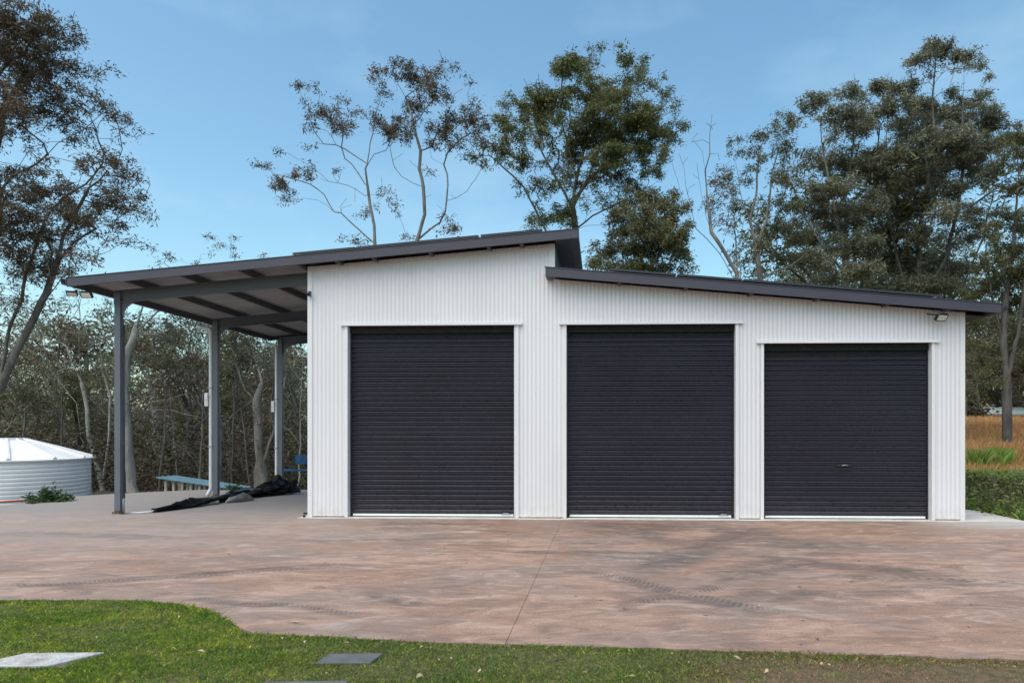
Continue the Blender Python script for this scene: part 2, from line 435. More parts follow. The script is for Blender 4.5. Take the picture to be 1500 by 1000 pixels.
SCUFFS = [  # x1, y1, x2, y2 (metres), half width, strength, tread pitch
    (-6.4, 6.9, -1.9, 8.3, 0.11, 0.50, 0.055), (-5.4, 7.3, -2.4, 8.3, 0.10, 0.5, 0), (-4.0, 6.7, -1.6, 5.9, 0.10, 0.5, 0.05),
    (-2.2, 6.9, -1.2, 6.3, 0.13, 0.5, 0.05), (0.1, 5.9, 2.1, 7.7, 0.16, 0.55, 0.05), (-0.1, 7.9, 1.9, 5.9, 0.17, 0.6, 0.055),
    (0.1, 11.4, 2.6, 8.5, 0.42, 0.42, 0), (3.2, 11.9, 0.4, 7.0, 0.38, 0.48, 0), (-0.4, 8.9, 1.4, 8.7, 0.16, 0.45, 0),
    (1.4, 7.2, 3.2, 8.8, 0.55, 0.42, 0), (2.0, 8.9, 4.4, 7.4, 0.30, 0.45, 0), (2.6, 7.7, 6.6, 6.6, 0.14, 0.45, 0.1),
    (1.0, 6.5, 4.9, 7.2, 0.20, 0.35, 0), (0.3, 12.0, 1.4, 10.4, 0.5, 0.4, 0), (3.4, 6.4, 6.0, 5.2, 0.12, 0.35, 0),
    (-4.5, 9.9, -1.3, 10.2, 0.12, 0.3, 0), (1.6, 6.6, 1.9, 7.1, 0.35, 0.3, 0), (-2.6, 11.2, -0.2, 10.5, 0.13, 0.3, 0),
    (-1.6, 9.3, 1.5, 8.1, 0.12, 0.35, 0), (-9.5, 10.5, -5.5, 10.2, 0.25, 0.25, 0), (0.6, 5.5, 1.4, 5.25, 0.2, 0.3, 0), (-0.2, 11.6, 3.6, 11.0, 0.55, 0.36, 0),
    (1.2, 10.2, 4.8, 9.2, 0.5, 0.34, 0), (2.4, 11.6, 3.4, 8.6, 0.45, 0.36, 0), (-3.6, 11.9, -1.2, 11.6, 0.22, 0.34, 0), (-0.6, 9.6, 2.6, 9.9, 0.3, 0.32, 0)]
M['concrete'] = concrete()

# ------------------------------------------------------------------ ground
def smooth(a, b, x):
    t = np.clip((x - a) / (b - a), 0, 1); return t * t * (3 - 2 * t)
EDGE_X = np.array([-14.0, -5.42, -4.7, -4.11, -3.7, -3.41, -3.1, -2.81, -2.70, -2.62, -1.25, 0.8, 3.14, 9.0])
EDGE_Y = np.array([6.4, 6.45, 6.47, 6.43, 6.32, 6.2, 5.97, 5.67, 5.52, 5.42, 5.19, 5.0, 4.76, 4.2])
def lawn_edge(x): return np.interp(x, EDGE_X, EDGE_Y)

def gz(x, y):
    """height of the natural ground"""
    x = np.asarray(x, float); y = np.asarray(y, float)
    left = -0.42 * smooth(12.0, 19.5, y) - 2.6 * smooth(20, 46, y) + 12.0 * smooth(62, 125, y)
    left = np.where(x < -11.5, np.minimum(left, -0.42 * smooth(-11.5, -13.0, x) * smooth(11, 14.5, y)), left)
    right = 0.36 * smooth(13.5, 18.5, y) + 0.25 * smooth(22, 31, y) + 1.55 * smooth(30, 64, y) - 2.2 * smooth(65, 76, y) + 9.0 * smooth(95, 150, y)
    k = smooth(-0.15, 0.35, x / np.maximum(y, 5))
    near = smooth(10.5, 13.5, y)
    s = np.where(x > 7.3, 0.0, -0.06)                          # sits just under the slab
    z = s * (1 - near) + (left * (1 - k) + right * k) * near
    z = np.where((x > -12.3) & (x < 7.0) & (y < 20.2), np.minimum(z, -0.30 * smooth(12, 18, y) - 0.07), z)
    z = np.where((x > 7.0) & (x < 8.5) & (y < 13.9), np.minimum(z, -0.02), z)
    return z - 0.02

xs = np.concatenate([np.linspace(-300, -60, 13), np.linspace(-55, 55, 221), np.linspace(60, 300, 13)])
ys = np.concatenate([np.linspace(-60, 0, 7), np.linspace(1, 70, 173), np.linspace(75, 400, 24)])
GX, GY = np.meshgrid(xs, ys)
rng = np.random.default_rng(5)
GZ = gz(GX, GY) + np.where(GY > 20.5, rng.normal(0, 0.04, GX.shape), 0)
nx, ny = len(xs), len(ys)
ii = (np.arange(ny - 1)[:, None] * nx + np.arange(nx - 1)[None, :]).ravel()
gf = np.stack([ii, ii + 1, ii + nx + 1, ii + nx], 1)
o = np_mesh('ground', np.stack([GX, GY, GZ], -1).reshape(-1, 3), gf, M['ground'], smooth=True)
tag(o, kind='structure')

# driveway: two cast panels with a joint between, on a dark bed
ex = np.linspace(-13, 7.8, 170)
ji = rng.normal(0, 0.012, len(ex))
front = [(float(x), float(lawn_edge(x) + j)) for x, j in zip(ex, ji)]
def jx(y): return (W(4.70, 0) + VX * ((y - 12.4))).x          # x of the joint near depth y
bed = empty('driveway', (0, 0, 0)); tag(bed, kind='structure')
def panel(poly, name='concrete_panel', z0=-0.10, z1=0.0, mat='concrete'):
    return MB().prism_z(poly, z0, z1).build(name, M[mat], bed)
fl = [p for p in front if p[0] < -0.52] + [(-0.513, float(lawn_edge(-0.513)))]
fr_ = [(-0.5085, float(lawn_edge(-0.5085)))] + [p for p in front if p[0] > -0.50]
a1, a2, a3 = W(4.6985, -0.16), W(4.7015, -0.16), W(12.75, -0.16)
e = W(4.70, -7.1)
wl_ = W(-0.15, -0.16); w2 = W(-0.15, 3.6)
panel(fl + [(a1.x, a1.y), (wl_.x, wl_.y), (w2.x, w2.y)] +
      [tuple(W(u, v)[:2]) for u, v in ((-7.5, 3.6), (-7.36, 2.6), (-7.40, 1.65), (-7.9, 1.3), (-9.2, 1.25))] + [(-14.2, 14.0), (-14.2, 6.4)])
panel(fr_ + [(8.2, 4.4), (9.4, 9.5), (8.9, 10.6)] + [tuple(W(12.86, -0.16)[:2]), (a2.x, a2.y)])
# the part behind falls gently away
back = MB()
pts = [(-7.5, 3.604), (-0.15, 3.604), (-0.15, 7.25), (-6.0, 7.25), (-6.5, 6.6), (-7.2, 5.2)]
vz = lambda v: -0.135 * (v - 3.6) / 3.65
vs = [W(u, v, vz(v)) for u, v in pts] + [W(u, v, vz(v) - 0.12) for u, v in pts]
k6 = len(pts)
back.add(vs, [tuple(range(k6)), tuple(range(2 * k6 - 1, k6 - 1, -1))] + [(i, i + k6, (i + 1) % k6 + k6, (i + 1) % k6) for i in range(k6)])
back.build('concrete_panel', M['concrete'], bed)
MB().prism_z([tuple(W(4.62, -7.0)[:2]), tuple(W(4.78, -7.0)[:2]), tuple(W(4.78, -0.1)[:2]), tuple(W(4.62, -0.1)[:2])], -0.11, -0.018).build('joint_bed', M['gap'], bed)
# shed floor slab with its pale apron edge, and the side path to the right
MB().prism_z([tuple(W(u, v)[:2]) for u, v in ((-0.146, -0.156), (12.86, -0.156), (12.90, 1.45), (12.3, 2.6), (12.1, 7.2), (-0.146, 7.2))], -0.2, 0.003).build('floor_slab', M['slab_light'], bed)

# lawn soil
poly = [(-14.2, -2.0), (9.4, -2.0), (9.4, 4.1)] + [(x, y - 0.006) for x, y in front[::-1]] + [(-14.2, 6.4)]
o = MB().prism_z(poly, -0.12, -0.012).build('lawn', M['lawn_soil']); tag(o, kind='structure')

# ------------------------------------------------------------------ grass blades
def blades(name, x, y, z, h, w, mat, lean=0.5, seed=1, parent=None):
    r = np.random.default_rng(seed); k = len(x)
    th = r.uniform(0, 2 * np.pi, k); ld = r.uniform(0, 2 * np.pi, k); la = r.uniform(0, lean, k) * h
    dx, dy = np.cos(th) * w / 2, np.sin(th) * w / 2
    base = np.stack([x, y, z], 1)
    v0 = base + np.stack([dx, dy, 0 * x], 1); v1 = base - np.stack([dx, dy, 0 * x], 1)
    top = base + np.stack([np.cos(ld) * la, np.sin(ld) * la, h], 1)
    mid = base + np.stack([np.cos(ld) * la * 0.3, np.sin(ld) * la * 0.3, h * 0.55], 1)
    m0 = mid + np.stack([dx, dy, 0 * x], 1) * 0.7
    V = np.stack([v0, v1, top, m0], 1).reshape(-1, 3)
    F = np.arange(k)[:, None] * 4 + np.array([[0, 1, 2, 3]])
    return np_mesh(name, V, F, mat, parent)

r = np.random.default_rng(11)
K = 330000
y = r.uniform(3.7, 6.6, K); x = r.uniform(-0.98, 0.82, K) * y
ok = y < lawn_edge(x) - 0.008 + r.normal(0, 0.018, K)
LIDS = [(-4.05, 4.62, -3.42, 4.91), (-1.76, 4.69, -1.38, 4.885), (-1.98, 4.22, -1.45, 4.345)]
for (x0, y0, x1, y1) in LIDS:
    wv_ = 0.035 + 0.03 * np.sin(x * 23) * np.sin(y * 31); inside = (x > x0 + wv_) & (x < x1 - wv_) & (y > y0 + wv_ * .5) & (y < y1 - wv_ * .3)
    ok &= ~inside
# thinner towards the worn right front corner
wear = smooth(0.4, 1.8, x) * smooth(4.95, 4.55, y)
ok &= r.random(K) > wear * 0.35
x, y = x[ok], y[ok]
patch = 0.5 + 0.5 * np.sin(x * 3.1 + np.sin(y * 5.0) * 1.3) * np.sin(y * 4.3 + x * 1.7)
edge = np.exp(-((lawn_edge(x) - y) / 0.10) ** 2)
h = r.uniform(0.010, 0.024, len(x)) * (0.75 + 0.5 * patch) * (1 + 0.45 * edge) * (1 - 0.45 * wear[ok])
o = blades('lawn_grass', x, y, np.full(len(x), -0.014), h, r.uniform(0.003, 0.007, len(x)), M['lawn_blade'], 1.5, 12)
tag(o, 'short green mown grass covering the lawn in front of the concrete', 'grass', kind='stuff')
K = 60000
x = r.uniform(-12, 8, K); y = r.uniform(1.0, 6.5, K)
ok = (y < lawn_edge(x) - 0.02) & ((x < -0.98 * y) | (x > 0.82 * y) | (y < 3.7))
x, y = x[ok], y[ok]
o = blades('lawn_grass', x, y, np.full(len(x), -0.014), r.uniform(0.025, 0.055, len(x)), r.uniform(0.006, 0.012, len(x)), M['lawn_blade'], 1.3, 13)
tag(o, 'mown grass around the edges of the front lawn', 'grass', kind='stuff')

# ------------------------------------------------------------------ trees
def at(X, Y, D):
    """pixel of the photograph to a point at depth D"""
    return np.array([(X - 840) / 1000 * D, D, 1.6 - (Y - 630) / 1000 * D])

def leaves(cent, per, size, spread, seed, droop=0.6, aspect=0.24):
    r = np.random.default_rng(seed)
    c = np.repeat(cent, per, axis=0); k = len(c)
    p = c + r.normal(0, 1, (k, 3)) * np.array([spread, spread, spread * 0.8])
    d = r.normal(0, 1, (k, 3)); d[:, 2] = d[:, 2] * 0.6 - droop * 2.0
    d /= np.linalg.norm(d, axis=1)[:, None]
    s = r.normal(0, 1, (k, 3)); s -= d * (s * d).sum(1)[:, None]; s /= np.linalg.norm(s, axis=1)[:, None]
    L = size * r.uniform(0.6, 1.25, k)[:, None]; wd = L * aspect
    a = p; q = p + d * L
    m = p + d * L * 0.42
    V = np.stack([a, m + s * wd * 0.5, q, m - s * wd * 0.5], 1).reshape(-1, 3)
    F = np.arange(k)[:, None] * 4 + np.array([[0, 1, 2, 3]])
    return V, F

def grow(limbs, atts, R0, tip, tmin, seed, wig=0.13, step=0.35, patience=0.35):
    """skeleton: limbs are 3D polylines (the first starts at the ground); every attractor is
    joined to the nearest suitable point of what has already grown"""
    r = np.random.default_rng(seed)
    P = []; par = []
    def addpoly(pts, start):
        prev = start
        for i, p in enumerate(pts):
            if prev is not None:
                q0 = P[prev]; dist = np.linalg.norm(p - q0); k = max(1, int(dist / step))
                for j in range(1, k + 1):
                    q = q0 + (p - q0) * j / k
                    if j < k: q = q + r.normal(0, wig * 0.12, 3)
                    P.append(q); par.append(prev); prev = len(P) - 1
            else:
                P.append(np.array(p)); par.append(-1); prev = 0
    for i, lm in enumerate(limbs):
        if i == 0: addpoly(lm, None)
        else:
            A = np.array(P); d = np.linalg.norm(A - lm[0], axis=1); addpoly(lm[1:] if d.min() < 0.02 else lm, int(d.argmin()))
    plen = np.zeros(len(P))
    for i in range(1, len(P)): plen[i] = plen[par[i]] + np.linalg.norm(P[i] - P[par[i]])
    plen = list(plen)
    A = np.array(P); nl = len(P)
    trunk_free = plen[-1]
    d0 = np.array([np.linalg.norm(A - a, axis=1).min() for a in atts])
    cap = nl + len(atts) * 14 + 10
    buf = np.zeros((cap, 3)); buf[:nl] = A; pl = np.zeros(cap); pl[:nl] = plen; cnt = nl
    tips = []
    for ai in np.argsort(d0):
        a = atts[ai]
        dv = a - buf[:cnt]; d = np.linalg.norm(dv, axis=1)
        cost = d + patience * 0.25 * pl[:cnt] + np.where(dv[:, 2] < 0, -dv[:, 2] * 0.8, 0)
        j = int(cost.argmin()); q0 = buf[j].copy(); dist = d[j]
        k = int(min(12, max(1, round(dist / step))))
        # leave the branch along its own direction, bending towards the target
        pj = par[j] if par[j] >= 0 else j
        dirn = buf[j] - buf[pj]; ln = np.linalg.norm(dirn); dirn = dirn / ln if ln > 1e-6 else np.array([0, 0, 1.0])
        ctrl = q0 + dirn * dist * 0.4 + np.array([0, 0, 0.08 * dist]); prev = j
        for s in range(1, k + 1):
            t = s / k
            q = (1 - t) ** 2 * q0 + 2 * t * (1 - t) * ctrl + t * t * a
            if s < k: q = q + r.normal(0, wig * min(dist, 1.0) * 0.35, 3)
            buf[cnt] = q; par.append(prev); pl[cnt] = pl[prev] + np.linalg.norm(q - buf[prev]); prev = cnt; cnt += 1
        tips.append(prev)
    P = buf[:cnt]; par = np.array(par)
    w = np.zeros(cnt)
    haschild = np.zeros(cnt, bool); haschild[par[par >= 0]] = True
    w[~haschild] = 1.0
    for i in range(cnt - 1, 0, -1): w[par[i]] += w[i]
    p = math.log(R0 / tip) / math.log(max(w[0], 2))
    rad = np.maximum(tip * np.power(w, p), tmin)
    # trunk keeps tapering towards the top
    return P, par, rad, tips

def skeleton_mesh(name, P, par, rad, mat, parent, flare=1.0):
    n = len(P); main = {}
    for i in range(1, n):
        pa = par[i]
        if pa not in main or rad[i] > rad[main[pa]]: main[pa] = i
    V = []; F = []; ring = {}
    def mk(center, d, rr, sides):
        d = d / (np.linalg.norm(d) + 1e-9)
        a = np.cross(d, (0.31, 0.95, 0.05)); a /= np.linalg.norm(a) + 1e-9; b = np.cross(d, a)
        i0 = len(V)
        for k in range(sides):
            t = 2 * math.pi * k / sides
            V.append(center + (a * math.cos(t) + b * math.sin(t)) * rr)
        return i0
    for i in range(n):
        pa = par[i]
        if pa < 0: continue
        s = 7 if rad[i] > 0.05 else (5 if rad[i] > 0.02 else 3)
        d = P[i] - P[pa]
        nd = P[main[i]] - P[i] if i in main else d
        i1 = mk(P[i], d + nd, rad[i], s)
        if main.get(pa) == i and pa in ring and ring[pa][1] == s: i0 = ring[pa][0]
        else: i0 = mk(P[pa], d, rad[i] * (flare if par[pa] < 0 else 1.08), s)
        ring[i] = (i1, s)
        for k in range(s):
            k2 = (k + 1) % s
            F.append((i0 + k, i0 + k2, i1 + k2, i1 + k))
    return np_mesh(name, np.array(V), np.array(F), mat, parent, smooth=True)

LEAF_K, TWIG_K = 1.25, 1.45
def tree(name, label, limbs, puffs, D, R0, barkm, leafm, seed, per=60, size=0.15, tip=0.007, dens=1.0,
         spread=0.16, dead=(), yvar=1.0, group=None, cell=0.09, px=True, droop=0.6, wig=0.13, step=0.35, cat='tree', bare=0.30):
    r = np.random.default_rng(seed)
    L3 = []
    for i, lm in enumerate(limbs):
        pts = [np.array(p, float) if not px else at(p[0], p[1], D) for p in lm]
        if px:
            off = 0 if i == 0 else r.normal(0, yvar * 0.6)
            if i:                                     # side limbs lean out of the trunk's plane; keep their picture position
                for q in range(1, len(pts)):
                    t = q / (len(pts) - 1); D2 = D + off * t; pts[q] = at(lm[q][0], lm[q][1], D2)
        L3.append(pts)
    if px:
        b0 = L3[0][0]; L3[0][0] = np.array([b0[0], b0[1], float(gz(b0[0], b0[1])) - 0.1])
    atts = []; wts = []
    for pf in puffs:
        X, Y, rx, ry = pf[:4]; w = pf[4] if len(pf) > 4 else 1.0
        if px:
            dd = D + r.normal(0, yvar); c = at(X, Y, dd); sx_, sz_ = rx * dd / 1000, ry * dd / 1000; sy_ = (sx_ + sz_) * 0.6
        else:
            c = np.array(pf[:3]); sx_ = sy_ = pf[3]; sz_ = pf[3] * 0.6; w = pf[4]
        k = max(2, int(w * dens * (TWIG_K if px else 1) * math.pi * sx_ * sz_ / cell))
        d = r.normal(0, 1, (k, 3)); d /= np.linalg.norm(d, axis=1)[:, None]; d *= (r.random(k) ** 0.45)[:, None]
        atts.append(c + d * np.array([sx_, sy_, sz_])); wts.append(np.full(k, w))
    atts = np.concatenate(atts); wts = np.concatenate(wts)
    if px and bare > 0:                    # leafless twigs poking through and past the foliage
        sel = r.random(len(atts)) < bare
        tw = atts[sel] + r.normal(0, 0.17, (int(sel.sum()), 3)) + np.array([0, 0, 0.12])
    else: tw = np.zeros((0, 3))
    extra = [np.array(p if not px else at(p[0], p[1], D + r.normal(0, yvar * 0.5)), float) for p in dead]
    allatt = np.concatenate([atts, np.array(extra).reshape(-1, 3)]) if len(extra) else atts
    allatt = np.concatenate([allatt, tw])
    P, par, rad, tips = grow(L3, allatt, R0, tip * (0.42 if px else 1), tip * 0.85, seed + 1, wig, step)
    base = P[0].copy()
    root = empty(name, tuple(base)); tag(root, label, cat, group)
    skeleton_mesh('trunk', P - base, par, rad, barkm, root, 1.35)
    na = len(atts)
    j = atts + r.normal(0, 0.03, atts.shape)
    k = np.maximum(4, (per * (LEAF_K if px else 1) * np.clip(wts, 0.5, 1.2) * r.uniform(0.5, 1.4, na))).astype(int)
    V, F = leaves(j - base, k, size * (0.98 if px else 1), spread * (0.64 if px else 1), seed + 2, droop * 0.45)
    np_mesh('crown', V, F, leafm, root)
    return root

# ------------------------------------------------------------------ the shed
shed = empty('shed', tuple(P0), -YAW)
tag(shed, 'large white corrugated shed with three charcoal roller doors and an open carport', 'shed')
UPZ = lambda u: 4.743 + 0.0838 * u            # top edge of the upper barge
LOZ = lambda u: 4.885 - 0.0900 * u            # top edge of the lower barge
LEN, DEEP, STEP_U = 11.831, 7.0, 4.545
DOORS = [(0.741, 3.834, 3.512), (4.769, 7.806, 3.508), (8.317, 11.261, 3.152)]

def wall_sheet(a, b_, zb, roof, amp=0.0046, v0=0.0):
    pitch = 0.0762; n = max(3, int(round((b_ - a) / pitch * 8)))
    V = []; F = []
    for i in range(n + 1):
        u = a + (b_ - a) * i / n
        v = v0 - amp * math.cos(2 * math.pi * u / pitch)
        V += [(u, v, zb), (u, v, roof(u))]
    F = [(2*i, 2*i+2, 2*i+3, 2*i+1) for i in range(n)]
    mb = MB(); mb.add(V, F); return mb.build('wall_sheet', M['white'], shed, smooth=True)

upw = lambda u: UPZ(u) - 0.13
low = lambda u: LOZ(u) - 0.13
cuts = sorted(set([0.03] + [round(0.762 * k, 4) for k in range(1, 16)] + [d[0] - 0.005 for d in DOORS] + [d[1] + 0.005 for d in DOORS] + [STEP_U - 0.04, STEP_U, LEN - 0.03]))
cuts = [c for i, c in enumerate(cuts) if i == 0 or c - cuts[i-1] > 0.03]
for i, (a, b_) in enumerate(zip(cuts[:-1], cuts[1:])):
    if b_ - a < 0.02: continue
    c = (a + b_) / 2; zb = 0.02
    for d in DOORS:
        if d[0] - 0.01 < c < d[1] + 0.01: zb = d[2] + 0.02
    wall_sheet(a, b_, zb, upw if c < STEP_U else low, v0=0.0015 * (i % 2))
# trims
MB().prism_y([(-0.012, 0.005), (0.072, 0.005), (0.072, upw(0.072)), (-0.012, upw(0))], -0.018, 0.09).build('corner_trim', M['trim'], shed)
MB().prism_y([(LEN - 0.07, 0.005), (LEN + 0.012, 0.005), (LEN + 0.012, low(LEN)), (LEN - 0.07, low(LEN - 0.07))], -0.018, 0.09).build('corner_trim', M['trim'], shed)
MB().prism_y([(STEP_U - 0.10, LOZ(4.5) - 0.02), (STEP_U + 0.012, LOZ(4.5) - 0.02), (STEP_U + 0.012, upw(STEP_U)), (STEP_U - 0.10, upw(STEP_U - .10))], -0.018, 0.07).build('corner_trim', M['trim'], shed)

# roller doors
def slat_mesh(L):
    prof = [(0.032, 0.0), (0.008, 0.006), (0.003, 0.040), (0.0, 0.048), (-0.012, 0.060), (0.010, 0.080), (0.032, 0.0903)]
    V = []; F = []
    for v, z in prof: V += [(0, v, z), (L, v, z)]
    F = [(2*i, 2*i+1, 2*i+3, 2*i+2) for i in range(len(prof) - 1)]
    mb = MB(); mb.add(V, F); return mb.mesh('slat', M['door'])
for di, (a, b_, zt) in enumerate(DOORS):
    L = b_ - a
    rd = MB().box(a + 0.01, b_ - 0.01, 0.155, 0.160, 0.05, zt).build('roller_door', M['dull_black'], shed)
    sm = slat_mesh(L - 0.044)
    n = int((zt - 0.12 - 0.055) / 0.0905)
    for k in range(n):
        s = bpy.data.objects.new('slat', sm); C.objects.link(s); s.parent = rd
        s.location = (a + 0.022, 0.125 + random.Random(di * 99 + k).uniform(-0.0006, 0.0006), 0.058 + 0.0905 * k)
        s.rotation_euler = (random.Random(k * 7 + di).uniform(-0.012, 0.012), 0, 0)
    MB().box(a, b_, 0.095, 0.15, zt - 0.115, zt + 0.015).build('header_strip', M['dull_black'], rd)  # plain black strip across the top of the door opening
    for (g0, g1) in ((a - 0.002, a + 0.020), (b_ - 0.020, b_ + 0.002)):
        MB().box(g0, g1, 0.112, 0.154, 0.004, zt - 0.116).build('guide_rail', M['door'], rd)
    MB().box(a + 0.05, b_ - 0.05, 0.108, 0.150, 0.020, 0.056).build('bottom_rail', M['bright'], rd)
    if di < 2:
        MB().prism_y([(b_ - 0.28, 0.057), (b_ - 0.10, 0.057), (b_ - 0.15, 0.085), (b_ - 0.22, 0.09)], 0.09, 0.11).build('latch', M['galv'], rd)
    if di == 2:
        hb = MB(); hb.box(9.64, 9.90, 0.098, 0.124, 0.94, 0.985); h_ = hb.build('handle', M['black'], rd, bevel=0.006)
        MB().tube([(9.73, 0.096, 0.968), (9.79, 0.075, 0.975), (9.83, 0.096, 0.968)], 0.010, 6).build('lock', M['galv'], h_)
    # jambs with returns, and the lintel flashing
    w = 0.062
    jt = zt + 0.003
    mb = MB(); mb.box(a - w, a - 0.004, -0.020, -0.0095, 0.006, jt); mb.box(a - 0.012, a - 0.004, -0.0095, 0.15, 0.006, jt); mb.build('door_jamb', M['trim'], shed)
    mb = MB(); mb.box(b_ + 0.004, b_ + w, -0.020, -0.0095, 0.006, jt); mb.box(b_ + 0.004, b_ + 0.012, -0.0095, 0.15, 0.006, jt); mb.build('door_jamb', M['trim'], shed)
    MB().prism_y([(a - 0.135, jt + 0.002), (b_ + 0.135, jt + 0.002), (b_ + 0.125, jt + 0.045), (a - 0.125, jt + 0.045)], -0.055, -0.008).build('lintel', M['trim'], shed)
    MB().box(a, b_, -0.008, 0.15, zt + 0.016, zt + 0.04).build('lintel_soffit', M['trim'], shed)

# side and rear walls (seen only from other positions)
def side(u, z1f, name='side_wall', mat='white'):
    n = int((DEEP - 0.1) / 0.0762 * 6); V = []
    for i in range(n + 1):
        v = 0.09 + (DEEP - 0.1) * i / n; uu = u - 0.0085 * math.cos(2 * math.pi * v / 0.0762)
        V += [(uu, v, 0.02), (uu, v, z1f)]
    mb = MB(); mb.add(V, [(2*i, 2*i+2, 2*i+3, 2*i+1) for i in range(n)]); return mb.build(name, M[mat], shed, smooth=True)
side(0.0, upw(0)); side(LEN, low(LEN))
MB().add([(0, DEEP, 0.02), (STEP_U, DEEP, 0.02), (STEP_U, DEEP, upw(STEP_U)), (0, DEEP, upw(0))], [(0, 1, 2, 3)]).add(
    [(STEP_U, DEEP, 0.02), (LEN, DEEP, 0.02), (LEN, DEEP, low(LEN)), (STEP_U, DEEP, low(STEP_U))], [(0, 1, 2, 3)]).build('rear_wall', M['white'], shed)
# clerestory wall between the two roofs: dark horizontally ribbed boards
V = []; zz0 = LOZ(STEP_U) - 0.1; zz1 = UPZ(STEP_U) - 0.12
nb = 4; hb_ = (zz1 - zz0) / nb
for k in range(nb):
    z = zz0 + k * hb_
    MB().prism_z([(STEP_U + 0.013, 0.012), (STEP_U + 0.030, 0.012), (STEP_U + 0.030, DEEP), (STEP_U + 0.013, DEEP)], z, z + hb_ - 0.008).build('cladding_board', M['clerestory'], shed)
MB().box(STEP_U + 0.002, STEP_U + 0.012, 0.08, DEEP, zz0, zz1).build('clerestory_wall', M['clerestory'], shed)

# roofs: corrugated sheets running down the slope, laid side by side across the depth
V0, V1 = -0.28, 7.22
def roof_sheets(u0, u1, top):
    nsh = int(round((V1 - V0) / 0.762)); wv = (V1 - V0) / nsh
    for s in range(nsh):
        V = []; n = 60
        for i in range(n + 1):
            v = V0 + wv * (s + i / n); dz = 0.008 * math.cos(2 * math.pi * (wv * i / n) / 0.0762)
            V += [(u0, v, top(u0) + dz), (u1, v, top(u1) + dz)]
        mb = MB(); mb.add(V, [(2*i, 2*i+1, 2*i+3, 2*i+2) for i in range(n)])
        mb.build('roof_sheet', M['roof_under'], shed, smooth=True)
roof_sheets(-4.36, 4.97, lambda u: UPZ(u) - 0.03)
roof_sheets(STEP_U + 0.035, 12.32, lambda u: LOZ(u) - 0.03)

def barge(u0, u1, top, v0, v1, hgt=0.142, cap=0.012):
    p = [(u0, top(u0) - hgt), (u1, top(u1) - hgt), (u1, top(u1)), (u0, top(u0))]
    return MB().prism_y(p, v0, v1).build('barge_board', M['fascia'], shed, bevel=0.004)
HG = 0.158
barge(-4.36, 4.99, UPZ, -0.312, -0.285, HG)
barge(4.408, 12.31, LOZ, -0.312, -0.285, HG)
barge(-4.36, 4.99, UPZ, V1 + 0.004, V1 + 0.03, HG)
barge(STEP_U + 0.04, 12.31, LOZ, V1 + 0.004, V1 + 0.03, HG)
# thin cap along each barge top
for (u0, u1, t) in ((-4.37, 5.0, UPZ), (4.398, 12.32, LOZ)):
    MB().prism_y([(u0, t(u0) + 0.002), (u1, t(u1) + 0.002), (u1, t(u1) + 0.016), (u0, t(u0) + 0.016)], -0.322, -0.22).build('barge_capping', M['fascia'], shed)
# return of the lower barge that wraps the step
MB().box(4.408, STEP_U - 0.012, -0.284, -0.02, LOZ(4.41) - HG, LOZ(4.41) - 0.02).build('barge_return', M['fascia'], shed)
# high edge flashing of the upper roof
zt = UPZ(4.97)
MB().prism_y([(4.972, zt - 0.165), (4.990, zt - 0.165), (4.990, zt + 0.012), (4.85, zt + 0.012), (4.85, zt), (4.972, zt)], -0.284, V1).build('ridge_flashing', M['fascia'], shed)
MB().prism_y([(STEP_U + 0.032, zt - 0.185), (4.971, zt - 0.150), (4.971, zt - 0.135), (STEP_U + 0.032, zt - 0.170)], -0.284, V1).build('ridge_soffit', M['clerestory'], shed)
# gutters at the low edges
def gutter(u, z, side_):
    s = side_
    pr = [(u, z - 0.115), (u + s*0.085, z - 0.115), (u + s*0.105, z - 0.05), (u + s*0.105, z + 0.005), (u + s*0.095, z + 0.005), (u + s*0.090, z - 0.10), (u + s*0.01, z - 0.10), (u + s*0.01, z), (u, z)]
    if s < 0: pr = pr[::-1]
    MB().prism_y(pr, -0.318, V1 + 0.02).build('gutter', M['fascia'], shed)
gutter(-4.365, UPZ(-4.40) + 0.0, -1)
gutter(12.315, LOZ(12.35) + 0.0, 1)

# purlins: run with the depth, their ends show under the barges
for u in (-4.28, -3.28, -2.24, -1.17, -0.08, 0.62, 1.28, 2.32, 3.37, 3.97, 4.83):
    zt = UPZ(u) - 0.042
    MB().box(u - 0.03, u + 0.03, -0.27, V1 - 0.02, zt - 0.115, zt).build('purlin', M['steel_dark'], shed)
for u in (5.72, 6.90, 8.05, 9.22, 10.42, 11.45, 12.22):
    zt = LOZ(u) - 0.042
    MB().box(u - 0.03, u + 0.03, -0.27, V1 - 0.02, zt - 0.115, zt).build('purlin', M['steel_dark'], shed)
# dark soffit under the right hand eave
MB().prism_y([(LEN + 0.02, LOZ(LEN) - 0.175), (12.19, LOZ(12.19) - 0.17), (12.19, LOZ(12.19) - 0.16), (LEN + 0.02, LOZ(LEN) - 0.165)], 0.0, V1 - 0.1).build('eave_soffit', M['steel_dark'], shed)

